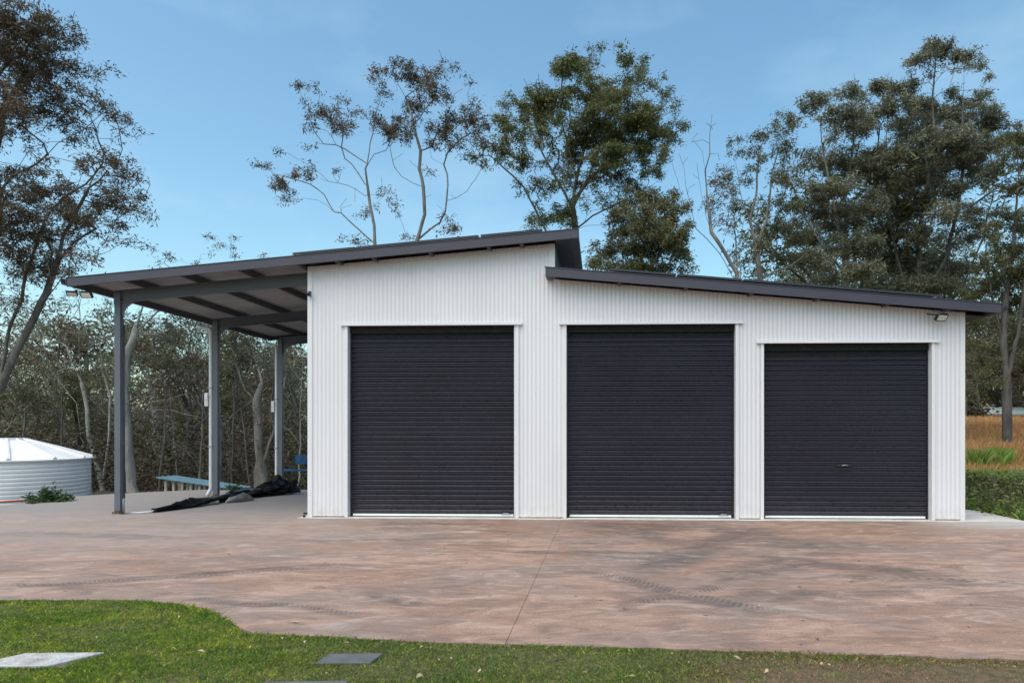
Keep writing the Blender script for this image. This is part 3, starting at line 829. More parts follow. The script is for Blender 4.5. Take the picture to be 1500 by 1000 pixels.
# carport frame
POSTV = (0.30, 3.60, 6.90)
for i, v in enumerate(POSTV):
    z0 = 0.0 if v < 3.61 else vz(v) * 1.0
    t = lambda u: UPZ(u) - 0.158
    bt = lambda u: UPZ(u) - 0.158 - 0.235
    # C-section rafter: web and two flanges
    mb = MB()
    mb.prism_y([(-3.86, bt(-3.86)), (-0.015, bt(-0.015)), (-0.015, t(-0.015)), (-3.86, t(-3.86))], v - 0.006, v + 0.006)
    mb.prism_y([(-3.86, bt(-3.86)), (-0.015, bt(-0.015)), (-0.015, bt(-0.015) + 0.014), (-3.86, bt(-3.86) + 0.014)], v - 0.046, v - 0.0062)
    mb.prism_y([(-3.86, t(-3.86) - 0.014), (-0.015, t(-0.015) - 0.014), (-0.015, t(-0.015)), (-3.86, t(-3.86))], v - 0.046, v - 0.0062)
    mb.build('rafter', M['steel'], shed)
    ps = empty('post', (-3.815, v, z0), 0, shed)
    hgt = bt(-3.80) + 0.20 - z0
    pw = 0.056
    mb = MB(); mb.box(-pw, pw, -0.052, -0.046, 0.012, hgt); mb.box(-pw, -pw + 0.006, -0.0458, 0.05, 0.012, hgt)
    mb.box(pw - 0.006, pw, -0.0458, 0.05, 0.012, hgt); mb.box(-pw + 0.0062, pw - 0.0062, 0.044, 0.05, 0.012, hgt)
    mb.build('column', M['steel'], ps)
    MB().box(-0.095, 0.095, -0.08, 0.08, 0.001, 0.013).build('base_plate', M['galv'], ps)
    mb = MB(); mb.box(-0.05, 0.05, -0.066, -0.053, 0.014, 0.075); mb.build('rust_cleat', M['rust'], ps)
    for sx_ in (-0.078, 0.078):
        mb = MB(); mb.prism_z([(sx_ + 0.014 * math.cos(q), -0.06 + 0.014 * math.sin(q)) for q in [k * math.pi / 3 for k in range(6)]], 0.013, 0.05); mb.build('anchor_bolt', M['rust'], ps)
    # knee plate between post and rafter, with the cut corner and bent edge of the photo
    zb = bt(-3.6) - z0
    pl = [(pw + 0.001, zb - 0.30), (pw + 0.035, zb - 0.22), (pw + 0.10, zb - 0.10), (pw + 0.27, zb + 0.014), (pw + 0.001, zb - 0.006)]
    MB().prism_y(pl, -0.010, 0.004).build('knee_bracket', M['steel'], ps)
    MB().box(-0.06, 0.06, -0.062, -0.053, hgt - 0.24, hgt - 0.02).build('cap_plate', M['steel'], ps)
    if i > 0:
        # round downpipe with top elbow to the gutter and kicked foot
        g = hgt - 0.30
        pts_ = [(-0.48, 0.02, g + 0.15), (-0.36, 0.0, g + 0.13), (-0.22, -0.02, g + 0.12), (-0.13, -0.03, g + 0.09), (-0.112, -0.03, g + 0.02), (-0.112, -0.03, 0.25), (-0.112, -0.03, 0.20), (-0.16, -0.05, 0.10), (-0.20, -0.06, 0.04)]
        MB().tube(pts_, 0.045, 12).build('downpipe', M['pipe'], ps, smooth=True)
        for zc in (1.2, 2.6): MB().box(-0.162, -0.058, -0.08, 0.02, zc, zc + 0.03).build('pipe_clip', M['galv'], ps)
    else:
        MB().tube([(0.085, 0.0, 0.02), (0.085, 0, 0.22), (0.07, 0.02, 0.30)], 0.022, 8).build('conduit', M['galv'], ps, smooth=True)
        MB().tube([(0.07, 0.052, 0.30), (0.07, 0.052, 3.6)], 0.012, 6).build('conduit', M['steel_dark'], ps, smooth=True)

# fixtures on the shed ------------------------------------------------
def powerpoint(u, v, z, lab):
    o = empty('power_outlet', tuple(W(u, v, z)), -YAW); tag(o, lab, 'power outlet')
    MB().box(-0.055, 0.040, -0.05, 0.0, -0.16, 0.16).build('box', M['pipe'], o, bevel=0.008)
    MB().box(-0.045, 0.030, -0.060, -0.0505, 0.0, 0.12).build('cover', M['trim'], o, bevel=0.004)
powerpoint(-4.00, 3.55, 2.33, 'white box on the left side of the middle carport post')
powerpoint(-4.00, 6.85, 2.28, 'white box on the left side of the rearmost carport post')

def floodlight(p, yaw, tilt, lab, sc=1.0, arm=((0, 0, 0), (0, 0.12, 0.14))):
    o = empty('floodlight', tuple(p), yaw); tag(o, lab, 'floodlight')
    h = empty('lamp_head', (0, 0, 0), 0, o); h.rotation_euler = (tilt, 0, 0); h.scale = (sc,) * 3
    MB().prism_y([(-0.105, -0.065), (0.105, -0.065), (0.115, -0.05), (0.115, 0.055), (0.10, 0.07), (-0.10, 0.07), (-0.115, 0.055), (-0.115, -0.05)], 0.0, 0.045).build('housing', M['black'], h)
    MB().box(-0.092, 0.092, -0.006, -0.001, -0.048, 0.052).build('lens', M['lamp_glass'], h)
    MB().tube(arm, 0.013 * sc, 6).build('bracket', M['black'], o)
    return o
floodlight(W(-4.33, -0.22, 4.10), -YAW + 0.5, R(50), 'left of the two small floodlights under the carport eave corner, tilted sideways', 0.75, ((0, 0.02, 0.01), (0.08, 0.05, 0.10)))
floodlight(W(-4.08, -0.20, 4.085), -YAW, R(35), 'right of the two small floodlights under the carport eave corner, facing down', 0.9, ((0, 0.04, 0.02), (-0.02, 0.06, 0.12)))
floodlight(W(11.33, -0.25, 3.555), -YAW + 0.35, R(38), 'black floodlight under the eave above the right roller door', 1.0, ((0, 0.04, 0.02), (-0.05, 0.08, 0.06), (-0.14, 0.20, 0.10)))
o = empty('security_camera', tuple(W(0.035, -0.02, 4.10)), -YAW); tag(o, 'small black camera at the upper left corner of the white wall', 'security camera')
MB().box(-0.022, 0.022, -0.02, 0.0, -0.02, 0.06).build('mount', M['black'], o)
MB().tube([(0, -0.02, 0.0), (0.01, -0.10, -0.02)], 0.032, 10).build('camera_body', M['black'], o)

# solar panels lying on both roofs
def solar(u0, u1, top, lab, grp, v0=-0.10, up=0.045):
    sl_ = math.atan2(top(u1) - top(u0), u1 - u0)
    L = math.hypot(u1 - u0, top(u1) - top(u0)) - 0.025
    for row in range(4):
        o = empty('solar_panel', tuple(W(u0, v0 + row * 1.72, top(u0) + up)), -YAW); o.rotation_euler = (0, -sl_, -YAW)
        tag(o, lab if row == 0 else lab.replace('at the front edge of', 'in the rear rows of'), 'solar panel', grp)
        MB().box(0.03, L - 0.03, 0.0, 1.68, 0.012, 0.034).build('glass', M['solar'], o)
        mb = MB(); mb.box(0, L, -0.03, -0.001, 0, 0.036); mb.box(0, L, 1.681, 1.71, 0, 0.036)
        mb.box(0, 0.029, 0, 1.68, 0, 0.036); mb.box(L - 0.029, L, 0, 1.68, 0, 0.036); mb.build('frame', M['alloy'], o)
        mb = MB(); mb.box(0.1, 0.14, 0.1, 1.6, -0.10, -0.001); mb.box(L - 0.14, L - 0.1, 0.1, 1.6, -0.10, -0.001); mb.build('rail', M['galv'], o)
for a, b_ in ((-0.24, 0.94), (0.94, 2.05), (2.05, 3.2), (3.22, 4.36)):
    solar(a, b_, UPZ, 'dark solar panel lying at the front edge of the upper roof', 'solar panels on the upper roof', up=0.085)
for a, b_ in ((5.55, 6.76), (6.76, 7.93), (7.93, 9.1), (9.1, 10.27), (10.27, 11.44)):
    solar(a, b_, LOZ, 'dark solar panel lying at the front edge of the lower roof', 'solar panels on the lower roof', up=0.085)

# ------------------------------------------------------------------ water tank
tk = empty('water_tank', (-15.44, 18.6, -0.45)); tag(tk, 'white ribbed round water tank with a shallow cone roof behind the concrete edge', 'water tank')
RT = 1.88; HT = 1.265; NS = 96
prof = []
for k in range(0, 13):
    z = HT * k / 12.0
    if k < 12:
        prof += [(RT, z + 0.004), (RT + 0.008, z + 0.030), (RT + 0.008, z + HT / 12 - 0.028), (RT, z + HT / 12 - 0.004)]
V = []; F = []
for i, (rr_, z) in enumerate(prof):
    for k in range(NS):
        t = 2 * math.pi * k / NS; V.append((rr_ * math.cos(t), rr_ * math.sin(t), z))
for i in range(len(prof) - 1):
    for k in range(NS): F.append((i*NS + k, i*NS + (k+1) % NS, (i+1)*NS + (k+1) % NS, (i+1)*NS + k))
mb = MB(); mb.add(V, F); mb.build('shell', M['tank'], tk)
mb = MB(); V = []; F = []
rp = [(RT + 0.05, HT - 0.012), (RT + 0.05, HT + 0.02), (RT - 0.05, HT + 0.05), (1.15, HT + 0.27), (0.55, HT + 0.49), (0.36, HT + 0.53)]
for i, (rr_, z) in enumerate(rp):
    for k in range(NS):
        t = 2 * math.pi * k / NS
        V.append((rr_ * math.cos(t), rr_ * math.sin(t), z))
for i in range(len(rp) - 1):
    for k in range(NS): F.append((i*NS + k, i*NS + (k+1) % NS, (i+1)*NS + (k+1) % NS, (i+1)*NS + k))
V.append((0, 0, HT + 0.53)); F += [((len(rp)-1)*NS + k, (len(rp)-1)*NS + (k+1) % NS, len(V) - 1) for k in range(NS)]
rf = mb.add(V, F).build('roof', M['tank'], tk)
for k in range(12):
    t = 2 * math.pi * (k + 0.35) / 12
    cs, sn = math.cos(t), math.sin(t)
    MB().tube([((RT + 0.02) * cs, (RT + 0.02) * sn, HT + 0.03), (1.15 * cs, 1.15 * sn, HT + 0.295), (0.40 * cs, 0.40 * sn, HT + 0.55)], [0.06, 0.05, 0.03], 6).build('rib', M['tank'], rf)
MB().tube([(0, 0, HT + 0.52), (0, 0, HT + 0.575)], 0.40, 20).build('hatch', M['tank'], tk)

# orange hose along the slab edge
hp = [W(-10.5, 1.30, 0.02), W(-9.6, 1.32, 0.02), W(-8.7, 1.42, 0.02), W(-8.0, 1.72, 0.03), W(-7.6, 2.25, 0.03), W(-7.45, 2.7, 0.02)]
tag(MB().tube([p + Vector((0, 0, 0.004)) for p in hp], 0.022, 8).build('garden_hose', M['orange'], None, smooth=True), 'orange hose lying along the edge of the concrete before the tank', 'hose')

# ------------------------------------------------------------------ tarpaulin, strap and sack on the carport floor
def lump(name, pts, radx, radz, mat, n=14, seed=3, fold=0.18):
    rr = random.Random(seed); V = []; F = []; pts = [Vector(p) for p in pts]
    K = len(pts)
    for i, p in enumerate(pts):
        d = (pts[min(i+1, K-1)] - pts[max(i-1, 0)]); d.z = 0; d.normalize(); s = Vector((-d.y, d.x, 0))
        for k in range(n):
            t = 2 * math.pi * k / n
            q = 1 + fold * math.sin(3 * t + i * 0.55) + rr.uniform(-fold, fold) * 0.5
            z = radz[i] * (1 + math.sin(t)) * (q if math.sin(t) > 0 else 1)
            V.append(p + s * math.cos(t) * radx[i] * q + Vector((0, 0, max(0.0, z))))
    for i in range(K - 1):
        for k in range(n): F.append((i*n + k, i*n + (k+1) % n, (i+1)*n + (k+1) % n, (i+1)*n + k))
    F.append(tuple(range(n - 1, -1, -1))); F.append(tuple((K-1)*n + k for k in range(n)))
    o = MB().add(V, F).build(name, M[mat], None, smooth=False)
    return o
def gw(u, v, dz=0.003): return W(u, v, (0 if v < 3.61 else vz(v)) + dz)
import random as _r
path = []; rx_ = []; rz_ = []
for i in range(33):
    t = i / 32
    u = -3.30 + 0.42 * t + 0.05 * math.sin(t * 9); v = 0.55 + 4.55 * t ** 1.05
    path.append(gw(u, v)); rx_.append(0.06 + 0.09 * math.sin(min(t * 1.6, 1) * 1.5) + (0.12 * t)); rz_.append(0.038 + 0.035 * t + 0.025 * math.sin(t * 7) ** 2 + (0.13 * max(0, (t - 0.78) / 0.22)) )
tp = lump('tarpaulin', path, rx_, rz_, 'tarp', 18, 4, 0.32)
tag(tp, 'long rolled black tarpaulin lying on the carport floor with a raised far end', 'tarpaulin')
# the stiff raised flap at its far end and the white strap along its top
V = [gw(-3.35, 4.35, 0.16), gw(-3.15, 4.6, 0.34), gw(-2.86, 5.1, 0.40), gw(-2.66, 5.15, 0.20), gw(-2.60, 5.0, 0.01), gw(-2.9, 4.5, 0.05), gw(-2.70, 5.45, 0.27), gw(-2.52, 5.4, 0.02)]
fl_ = MB().add(V, [(0, 1, 5), (1, 2, 3, 5), (5, 3, 4), (2, 6, 3), (3, 6, 7, 4), (0, 5, 4), (1, 6, 2), (0, 4, 7), (0, 7, 6, 1)]).build('flap', M['tarp']); fl_.parent = tp
s_ = fl_.modifiers.new('bevel', 'BEVEL'); s_.width = 0.02
st = MB().tube([path[i] + Vector((-0.03, 0, rz_[i] * 2.05 + 0.012)) for i in range(6, 26)], 0.016, 6).build('strap', M['sack']); st.parent = tp
o = MB().tube([gw(-3.66, 0.42, 0.012), gw(-3.5, 0.45, 0.012), gw(-3.36, 0.50, 0.02), gw(-3.28, 0.6, 0.05)], 0.016, 6).build('white_strap', M['pipe'], None, smooth=True)
tag(o, 'short pale strap on the floor between the front carport post and the tarpaulin', 'strap')
sk = lump('sack', [gw(-2.84, 2.30), gw(-2.79, 2.45), gw(-2.72, 2.65), gw(-2.66, 2.85), gw(-2.60, 3.0)], [0.03, 0.09, 0.12, 0.09, 0.03], [0.015, 0.06, 0.08, 0.05, 0.015], 'sack', 14, 9, 0.35)
tag(sk, 'crumpled pale grey cloth sack against the middle of the black tarpaulin', 'sack')
o = MB().tube([gw(-3.16, 1.7, 0.02), gw(-3.02, 1.95, 0.03), gw(-2.9, 2.1, 0.05)], [0.022, 0.03, 0.035], 8).build('cord_end', M['sack']); o.parent = sk
o = MB().prism_z([tuple((W(u, v))[:2]) for u, v in ((-0.30, 0.45), (-0.02, 0.30), (-0.02, 0.36), (-0.22, 0.52))], 0.004, 0.03).build('floor_clamp', M['black'])
tag(o, 'small flat black bar on the floor by the left foot of the white wall', 'bar')
o = MB().tube([W(-0.06, -0.05, 0.004), W(-0.06, -0.05, 0.045)], 0.025, 8).build('rubber_stopper', M['black']); tag(o, 'small black knob at the bottom left corner of the white wall', 'stopper')

# ------------------------------------------------------------------ blue trestle and blue bench behind the slab
def P(x, y, z): return Vector((x, y, z))
TA, TB = P(-12.55, 21.0, 0.16), P(-9.95, 20.6, -0.16)
d = (TB - TA); dn = d.normalized(); sd_ = Vector((-dn.y, dn.x, 0)).normalized()
tr = empty('trestle_table', tuple(TA)); tag(tr, 'long low trestle with faded blue planks on pale posts behind the carport', 'trestle')
for k in range(4):
    o_ = sd_ * (0.22 * (k - 1.5)); mb = MB()
    a = Vector((0, 0, 0)) + o_; b_ = d + o_; w_ = sd_ * 0.062; up = Vector((0, 0, 0.035))
    mb.add([a - w_, b_ - w_, b_ + w_, a + w_, a - w_ + up, b_ - w_ + up, b_ + w_ + up, a + w_ + up], [(0,3,2,1),(4,5,6,7),(0,1,5,4),(1,2,6,5),(2,3,7,6),(3,0,4,7)])
    mb.build('plank', M['lightblue'], tr)
for k, t in enumerate((0.10, 0.20, 0.31, 0.42, 0.53, 0.66, 0.80, 0.93)):
    for s in (-1, 1):
        q = d * t + sd_ * 0.22 * s + dn * 0.06 * s
        zb = -1.2 - TA.z
        MB().box(q.x - 0.035, q.x + 0.035, q.y - 0.035, q.y + 0.035, zb, q.z - 0.002).build('leg', M['post_timber'], tr)

bn_ = empty('bench', tuple(P(-8.55, 20.3, -0.35)), 0.15); tag(bn_, 'blue bench with backrest, partly hidden by the left wall', 'bench')
for k in range(3): MB().box(-0.28, 0.95, -0.20 + 0.14 * k, -0.08 + 0.14 * k, 0.745, 0.785).build('seat_plank', M['blue'], bn_)
for k in range(2): MB().box(0.20, 1.1, 0.27, 0.30, 0.93 + 0.14 * k, 1.06 + 0.14 * k).build('back_plank', M['blue'], bn_)
for x_ in (0.10, 0.85):
    MB().box(x_ - 0.03, x_ + 0.03, -0.03, 0.03, -0.2, 0.743).build('leg', M['black'], bn_)
    MB().box(x_ - 0.02, x_ + 0.02, -0.2, 0.25, 0.715, 0.742).build('seat_bracket', M['black'], bn_)
    MB().box(x_ + 0.0, x_ + 0.04, 0.24, 0.268, 0.744, 1.2).build('back_upright', M['black'], bn_)

# ------------------------------------------------------------------ pit lids in the lawn
def lid(x0, y0, x1, y1, mat, lab, skew=0.05, tilt=0.0, ribs=True):
    o = empty('pit_lid', ((x0 + x1) / 2, (y0 + y1) / 2, -0.013), 0.03); tag(o, lab, 'pit lid')
    hx, hy = (x1 - x0) / 2, (y1 - y0) / 2
    MB().prism_z([(-hx - skew, -hy), (hx - skew, -hy), (hx + skew, hy), (-hx + skew, hy)], -0.03, 0.020).build('slab', M[mat], o, bevel=0.004)
    if ribs:
        mb = MB()
        for i in range(16):
            for j in range(8):
                y_ = -hy * .9 + 1.8 * hy * (j + 0.5) / 8; x_ = -hx * .94 + 1.88 * hx * (i + 0.5 + 0.5 * (j % 2)) / 16.5 + skew * y_ / hy
                e_ = 0.012 if (i + j) % 2 else -0.012
                mb.add([(x_ - 0.014, y_ - e_, 0.0202), (x_ + 0.002, y_ - 0.006, 0.0202), (x_ + 0.014, y_ + e_, 0.0202), (x_ - 0.002, y_ + 0.006, 0.0202), (x_, y_, 0.024)], [(0, 1, 4), (1, 2, 4), (2, 3, 4), (3, 0, 4)])
        tag(mb.build('chequer_tread', M[mat], o), kind='stuff')
lid(-4.02, 4.63, -3.47, 4.90, 'lid_pale', 'large pale chequered pit lid at the left of the lawn', 0.10)
lid(-1.76, 4.69, -1.38, 4.885, 'lid_dark', 'dark square pit lid set in the middle of the lawn', 0.02, ribs=False)
lid(-1.98, 4.15, -1.45, 4.345, 'lid_dark', 'dark pit lid cut by the bottom edge of the photo', 0.02, ribs=False)

# ------------------------------------------------------------------ fallen leaves
def leaf_mesh(seed, mat, L=0.05):
    r_ = random.Random(seed); V = []; F = []
    n = 5
    for i in range(n + 1):
        t = i / n; w_ = L * 0.22 * math.sin(math.pi * min(0.97, t + 0.03)) ** 0.8 + 0.0008
        z = 0.25 * L * math.sin(t * math.pi) * r_.uniform(0.3, 0.9); bx = L * 0.18 * math.sin(t * 2.5)
        V += [(bx - w_, L * t, z + 0.004), (bx, L * t, z), (bx + w_, L * t, z + 0.005)]
    for i in range(n): F += [(3*i, 3*i+1, 3*i+4, 3*i+3), (3*i+1, 3*i+2, 3*i+5, 3*i+4)]
    return MB().add(V, F).mesh('fallen_leaf', mat, True)
lm = [leaf_mesh(k, M['deadleaf' if k % 3 else 'deadleaf2'], L) for k, L in enumerate((0.06, 0.08, 0.05, 0.045, 0.07, 0.055))]
r_ = random.Random(8)
SPOT = [(18, 888), (40, 884), (72, 890), (85, 888), (172, 892), (235, 897), (240, 905), (262, 908), (310, 918), (415, 938), (438, 938), (450, 942), (368, 950), (515, 948), (620, 950), (562, 945), (240, 980), (350, 995), (230, 950), (800, 955), (815, 968), (908, 974), (1010, 975), (1018, 978), (1075, 965), (1205, 974), (1215, 977), (1295, 985), (1485, 980), (985, 962), (660, 968), (700, 990), (860, 990), (930, 995), (1120, 990), (620, 995), (640, 972), (480, 990), (300, 960), (60, 935)]
for i, (X, Y) in enumerate(SPOT):
    yy = 1600 / (Y - 630.0); xx = (X - 840) / 1000 * yy
    o = bpy.data.objects.new('fallen_leaf', lm[r_.randrange(6)]); C.objects.link(o)
    o.location = (xx, yy, 0.022); o.rotation_euler = (r_.uniform(-.5, .5), r_.uniform(-.5, .5), r_.uniform(0, 6.28)); k = r_.uniform(0.45, 0.9); o.scale = (k, k, k)
    tag(o, 'small dry fallen leaf lying on the green lawn', 'leaf', 'dry leaves scattered on the lawn')
for i in range(46):
    X = r_.uniform(0, 1500); Y = r_.uniform(775, 945); yy = 1600 / (Y - 630.0); xx = (X - 840) / 1000 * yy
    if yy < lawn_edge(xx) + 0.05: continue
    o = bpy.data.objects.new('fallen_leaf', lm[r_.randrange(6)]); C.objects.link(o)
    o.location = (xx, yy, 0.002); o.rotation_euler = (0, 0, r_.uniform(0, 6.28)); k = r_.uniform(0.4, 0.9); o.scale = (k, k, k)
    tag(o, 'small dry leaf lying on the stained concrete driveway', 'leaf', 'dry leaves on the driveway')

# ------------------------------------------------------------------ traced trees
tree('gum_tree', 'tall dark gum leaning in from the left edge of the photo above the water tank',
  [[(-110, 760), (-70, 680), (-35, 625), (2, 565), (18, 530), (42, 481), (68, 430), (84, 385), (108, 355), (140, 335), (172, 325)],
   [(42, 481), (60, 445), (92, 405), (125, 382), (160, 368)],
   [(2, 565), (8, 519), (14, 480), (32, 440), (38, 400), (52, 360), (66, 320), (92, 290), (125, 270), (150, 240)],
   [(-35, 625), (-50, 540), (-40, 450), (-25, 370), (-4, 312), (6, 272), (20, 256), (55, 239), (84, 210), (122, 190), (150, 165)],
   [(-4, 312), (-10, 235), (2, 165), (26, 122), (50, 82), (60, 40)], [(84, 385), (92, 345), (112, 310), (130, 275), (140, 250)],
   [(-40, 450), (-120, 360), (-160, 280)]],
  [(20, 25, 60, 38, 1.3), (75, 45, 38, 32, 1), (10, 80, 50, 45, 1.2), (60, 95, 50, 35, 1.1), (112, 110, 32, 16, .8), (62, 150, 50, 32, 1.2), (15, 160, 40, 30, 1.1),
   (150, 108, 28, 9, .7), (125, 148, 46, 16, .9), (165, 168, 30, 14, .7), (203, 188, 14, 10, .6), (100, 190, 42, 18, .8), (25, 200, 40, 22, .6), (178, 190, 24, 16, .6),
   (150, 240, 40, 22, .8), (182, 262, 30, 28, .8), (190, 300, 26, 22, .7), (60, 282, 46, 32, 1.1), (15, 300, 42, 32, 1.1), (20, 345, 46, 36, 1.2), (110, 318, 46, 30, 1.1), (158, 300, 40, 34, 1.0),
   (85, 350, 40, 20, .9), (128, 372, 46, 14, .6), (178, 350, 26, 12, .6), (222, 326, 20, 9, .6), (40, 388, 40, 26, .9), (10, 425, 28, 22, .7), (205, 352, 20, 10, .4), (90, 405, 30, 10, .3),
   (65, 385, 50, 28, .9), (20, 445, 26, 22, .7), (20, 260, 40, 25, .8), (90, 240, 34, 20, .5), (-60, 120, 60, 100, 1.0), (-70, 300, 50, 90, 1.0)],
  20.0, 0.22, M['bark_dark'], M['leaf_brown'], 21, per=42, size=0.13, tip=0.009, bare=0.5, yvar=1.0, dens=1.3, spread=0.15, cell=0.075)

tree('gum_tree', 'sparse twin-stemmed gum with few brownish leaf tufts above the upper roof',
  [[(580, 640), (592, 480), (602, 400), (611, 352), (622, 314)],
   [(592, 480), (558, 410), (549, 357), (548, 330), (542, 300), (538, 270), (535, 248), (538, 238), (542, 210), (548, 182), (556, 150), (560, 110)],
   [(535, 248), (548, 226), (566, 220), (574, 200), (575, 160)],
   [(538, 240), (520, 228), (505, 218), (492, 212), (474, 211), (460, 192), (453, 172), (456, 145)],
   [(549, 357), (530, 340), (512, 324), (500, 312), (489, 310), (478, 300), (465, 293), (445, 290), (423, 296), (405, 288), (400, 270)],
   [(489, 310), (475, 285), (455, 270), (430, 262), (403, 255), (388, 245), (376, 236)],
   [(535, 287), (520, 276), (508, 271), (495, 268), (482, 266), (470, 255), (459, 246), (440, 235)],
   [(535, 270), (515, 240), (505, 232), (500, 215), (503, 190)],
   [(622, 314), (621, 290), (620, 274), (614, 248), (616, 221), (610, 200), (606, 182), (600, 160), (594, 142), (584, 125), (578, 110)],
   [(620, 274), (605, 268), (588, 258), (578, 245), (575, 235), (571, 215), (580, 200)],
   [(606, 182), (622, 160), (636, 145), (640, 120)], [(594, 142), (610, 130), (630, 115)],
   [(611, 352), (632, 334), (644, 326), (652, 310), (654, 294), (656, 270), (655, 255), (650, 241), (655, 225), (673, 205), (690, 195)],
   [(654, 294), (668, 290), (683, 281), (692, 268), (697, 262), (706, 245), (716, 235)],
   [(616, 221), (632, 215), (640, 195), (645, 180)], [(650, 241), (632, 232), (628, 200)]],
  [(455, 130, 20, 9, .7), (445, 140, 8, 14, .5), (475, 165, 28, 12, .8), (500, 180, 20, 16, .9), (463, 178, 12, 10, .6), (505, 150, 18, 10, .6), (520, 165, 16, 12, .5), (560, 112, 22, 9, .9),
   (545, 105, 12, 8, .6), (558, 135, 14, 12, .6), (548, 172, 20, 9, .6), (575, 188, 26, 20, .9), (560, 195, 14, 12, .6), (590, 185, 18, 14, .7), (595, 208, 12, 10, .5), (583, 92, 10, 10, .8),
   (600, 108, 20, 12, .9), (618, 118, 24, 14, .9), (640, 112, 18, 16, .8), (636, 135, 22, 14, .8), (612, 150, 18, 14, .9), (610, 165, 18, 10, .8), (650, 150, 22, 8, .6), (652, 92, 14, 7, .5), (668, 98, 6, 4, .4), (687, 118, 7, 6, .6),
   (655, 190, 30, 16, .9), (675, 175, 24, 14, .9), (690, 165, 20, 14, .7), (700, 188, 20, 16, .8), (670, 205, 26, 12, .7), (640, 205, 24, 12, .6), (706, 212, 18, 12, .7), (630, 252, 14, 8, .5), (695, 155, 10, 14, .4),
   (372, 235, 9, 10, .6), (388, 245, 12, 8, .5), (412, 275, 20, 12, .9), (422, 290, 14, 8, .6), (402, 262, 8, 8, .4), (440, 252, 18, 10, .8), (455, 245, 14, 10, .5), (485, 248, 10, 6, .4), (405, 225, 8, 4, .3), (455, 215, 7, 5, .4), (452, 192, 8, 10, .4),
   (568, 285, 20, 8, .5), (578, 300, 16, 12, .4), (550, 310, 14, 10, .4), (660, 335, 22, 10, .7), (655, 320, 14, 8, .5), (530, 316, 12, 6, .4), (530, 350, 30, 8, .35), (600, 345, 26, 8, .35), (515, 350, 10, 8, .4)],
  28.0, 0.125, M['bark_grey'], M['leaf_brown'], 31, per=46, size=0.16, tip=0.009, bare=0.6, yvar=0.6, dens=1.7, spread=0.17, cell=0.11,
  dead=[(508, 290), (515, 300), (520, 285), (470, 262), (684, 140), (705, 145), (640, 300), (632, 285), (660, 285), (590, 225), (600, 235)])

tree('gum_tree', 'full rounded green gum rising behind the step between the two roofs',
  [[(850, 640), (848, 480), (843, 336), (838, 302), (845, 260), (858, 210), (868, 160), (872, 110), (880, 80)],
   [(848, 430), (815, 360), (798, 335), (784, 306), (768, 275), (752, 258), (737, 245), (715, 225)],
   [(843, 336), (868, 316), (905, 298), (938, 282), (960, 268)], [(838, 302), (862, 262), (890, 240), (930, 215), (950, 185), (980, 165)],
   [(838, 302), (815, 262), (795, 225), (780, 195), (765, 165)], [(845, 260), (830, 205), (818, 155), (825, 105)],
   [(862, 262), (880, 210), (900, 160), (920, 110)], [(843, 336), (862, 330), (890, 330), (920, 318)]],
  [(845, 98, 32, 16, 1.2), (818, 100, 18, 12, 1), (865, 108, 20, 10, .8), (925, 92, 24, 12, .9), (940, 110, 14, 12, .9), (873, 66, 14, 7, .7), (910, 66, 12, 5, .6), (868, 84, 4, 4, .3), (838, 76, 5, 4, .5),
   (752, 150, 22, 10, .8), (742, 185, 24, 18, .9), (728, 212, 24, 14, .8), (700, 235, 26, 12, .6), (800, 148, 44, 14, 1.3), (790, 170, 36, 14, 1.2), (775, 195, 26, 12, .7), (793, 128, 16, 5, .5),
   (855, 140, 34, 14, 1.3), (888, 132, 22, 12, 1), (900, 150, 34, 18, 1.2), (920, 118, 20, 12, .8), (960, 122, 22, 8, .8), (975, 140, 14, 12, .7), (950, 160, 22, 12, .9), (930, 172, 32, 20, 1.3), (878, 172, 36, 18, 1.2),
   (860, 195, 34, 16, 1.2), (905, 200, 36, 22, 1.3), (953, 188, 24, 22, 1.2), (996, 158, 16, 8, .6), (984, 195, 20, 16, 1), (1006, 186, 6, 4, .4), (1000, 180, 8, 5, .4), (845, 220, 34, 16, 1.1), (895, 232, 40, 20, 1.2),
   (950, 222, 26, 20, 1.1), (762, 240, 18, 12, 1), (765, 210, 30, 14, .5), (805, 200, 30, 20, .6), (815, 240, 30, 16, .6), (860, 258, 44, 12, .7), (920, 262, 36, 14, .8), (955, 250, 22, 12, .8), (975, 225, 12, 18, .6),
   (800, 318, 26, 12, .9), (825, 305, 22, 14, .9), (838, 325, 18, 8, .8), (775, 325, 12, 12, .6), (790, 285, 20, 12, .4), (880, 290, 40, 14, .6), (940, 275, 26, 10, .7), (800, 270, 30, 18, .6), (835, 268, 24, 14, .6), (905, 300, 34, 10, .5), (760, 275, 18, 12, .5), (820, 175, 26, 14, .8), (740, 225, 30, 12, .7)],
  30.0, 0.16, M['bark_dark'], M['leaf_green'], 41, per=62, size=0.17, tip=0.011, yvar=1.3, dens=1.6, spread=0.18, cell=0.11, bare=0.5)

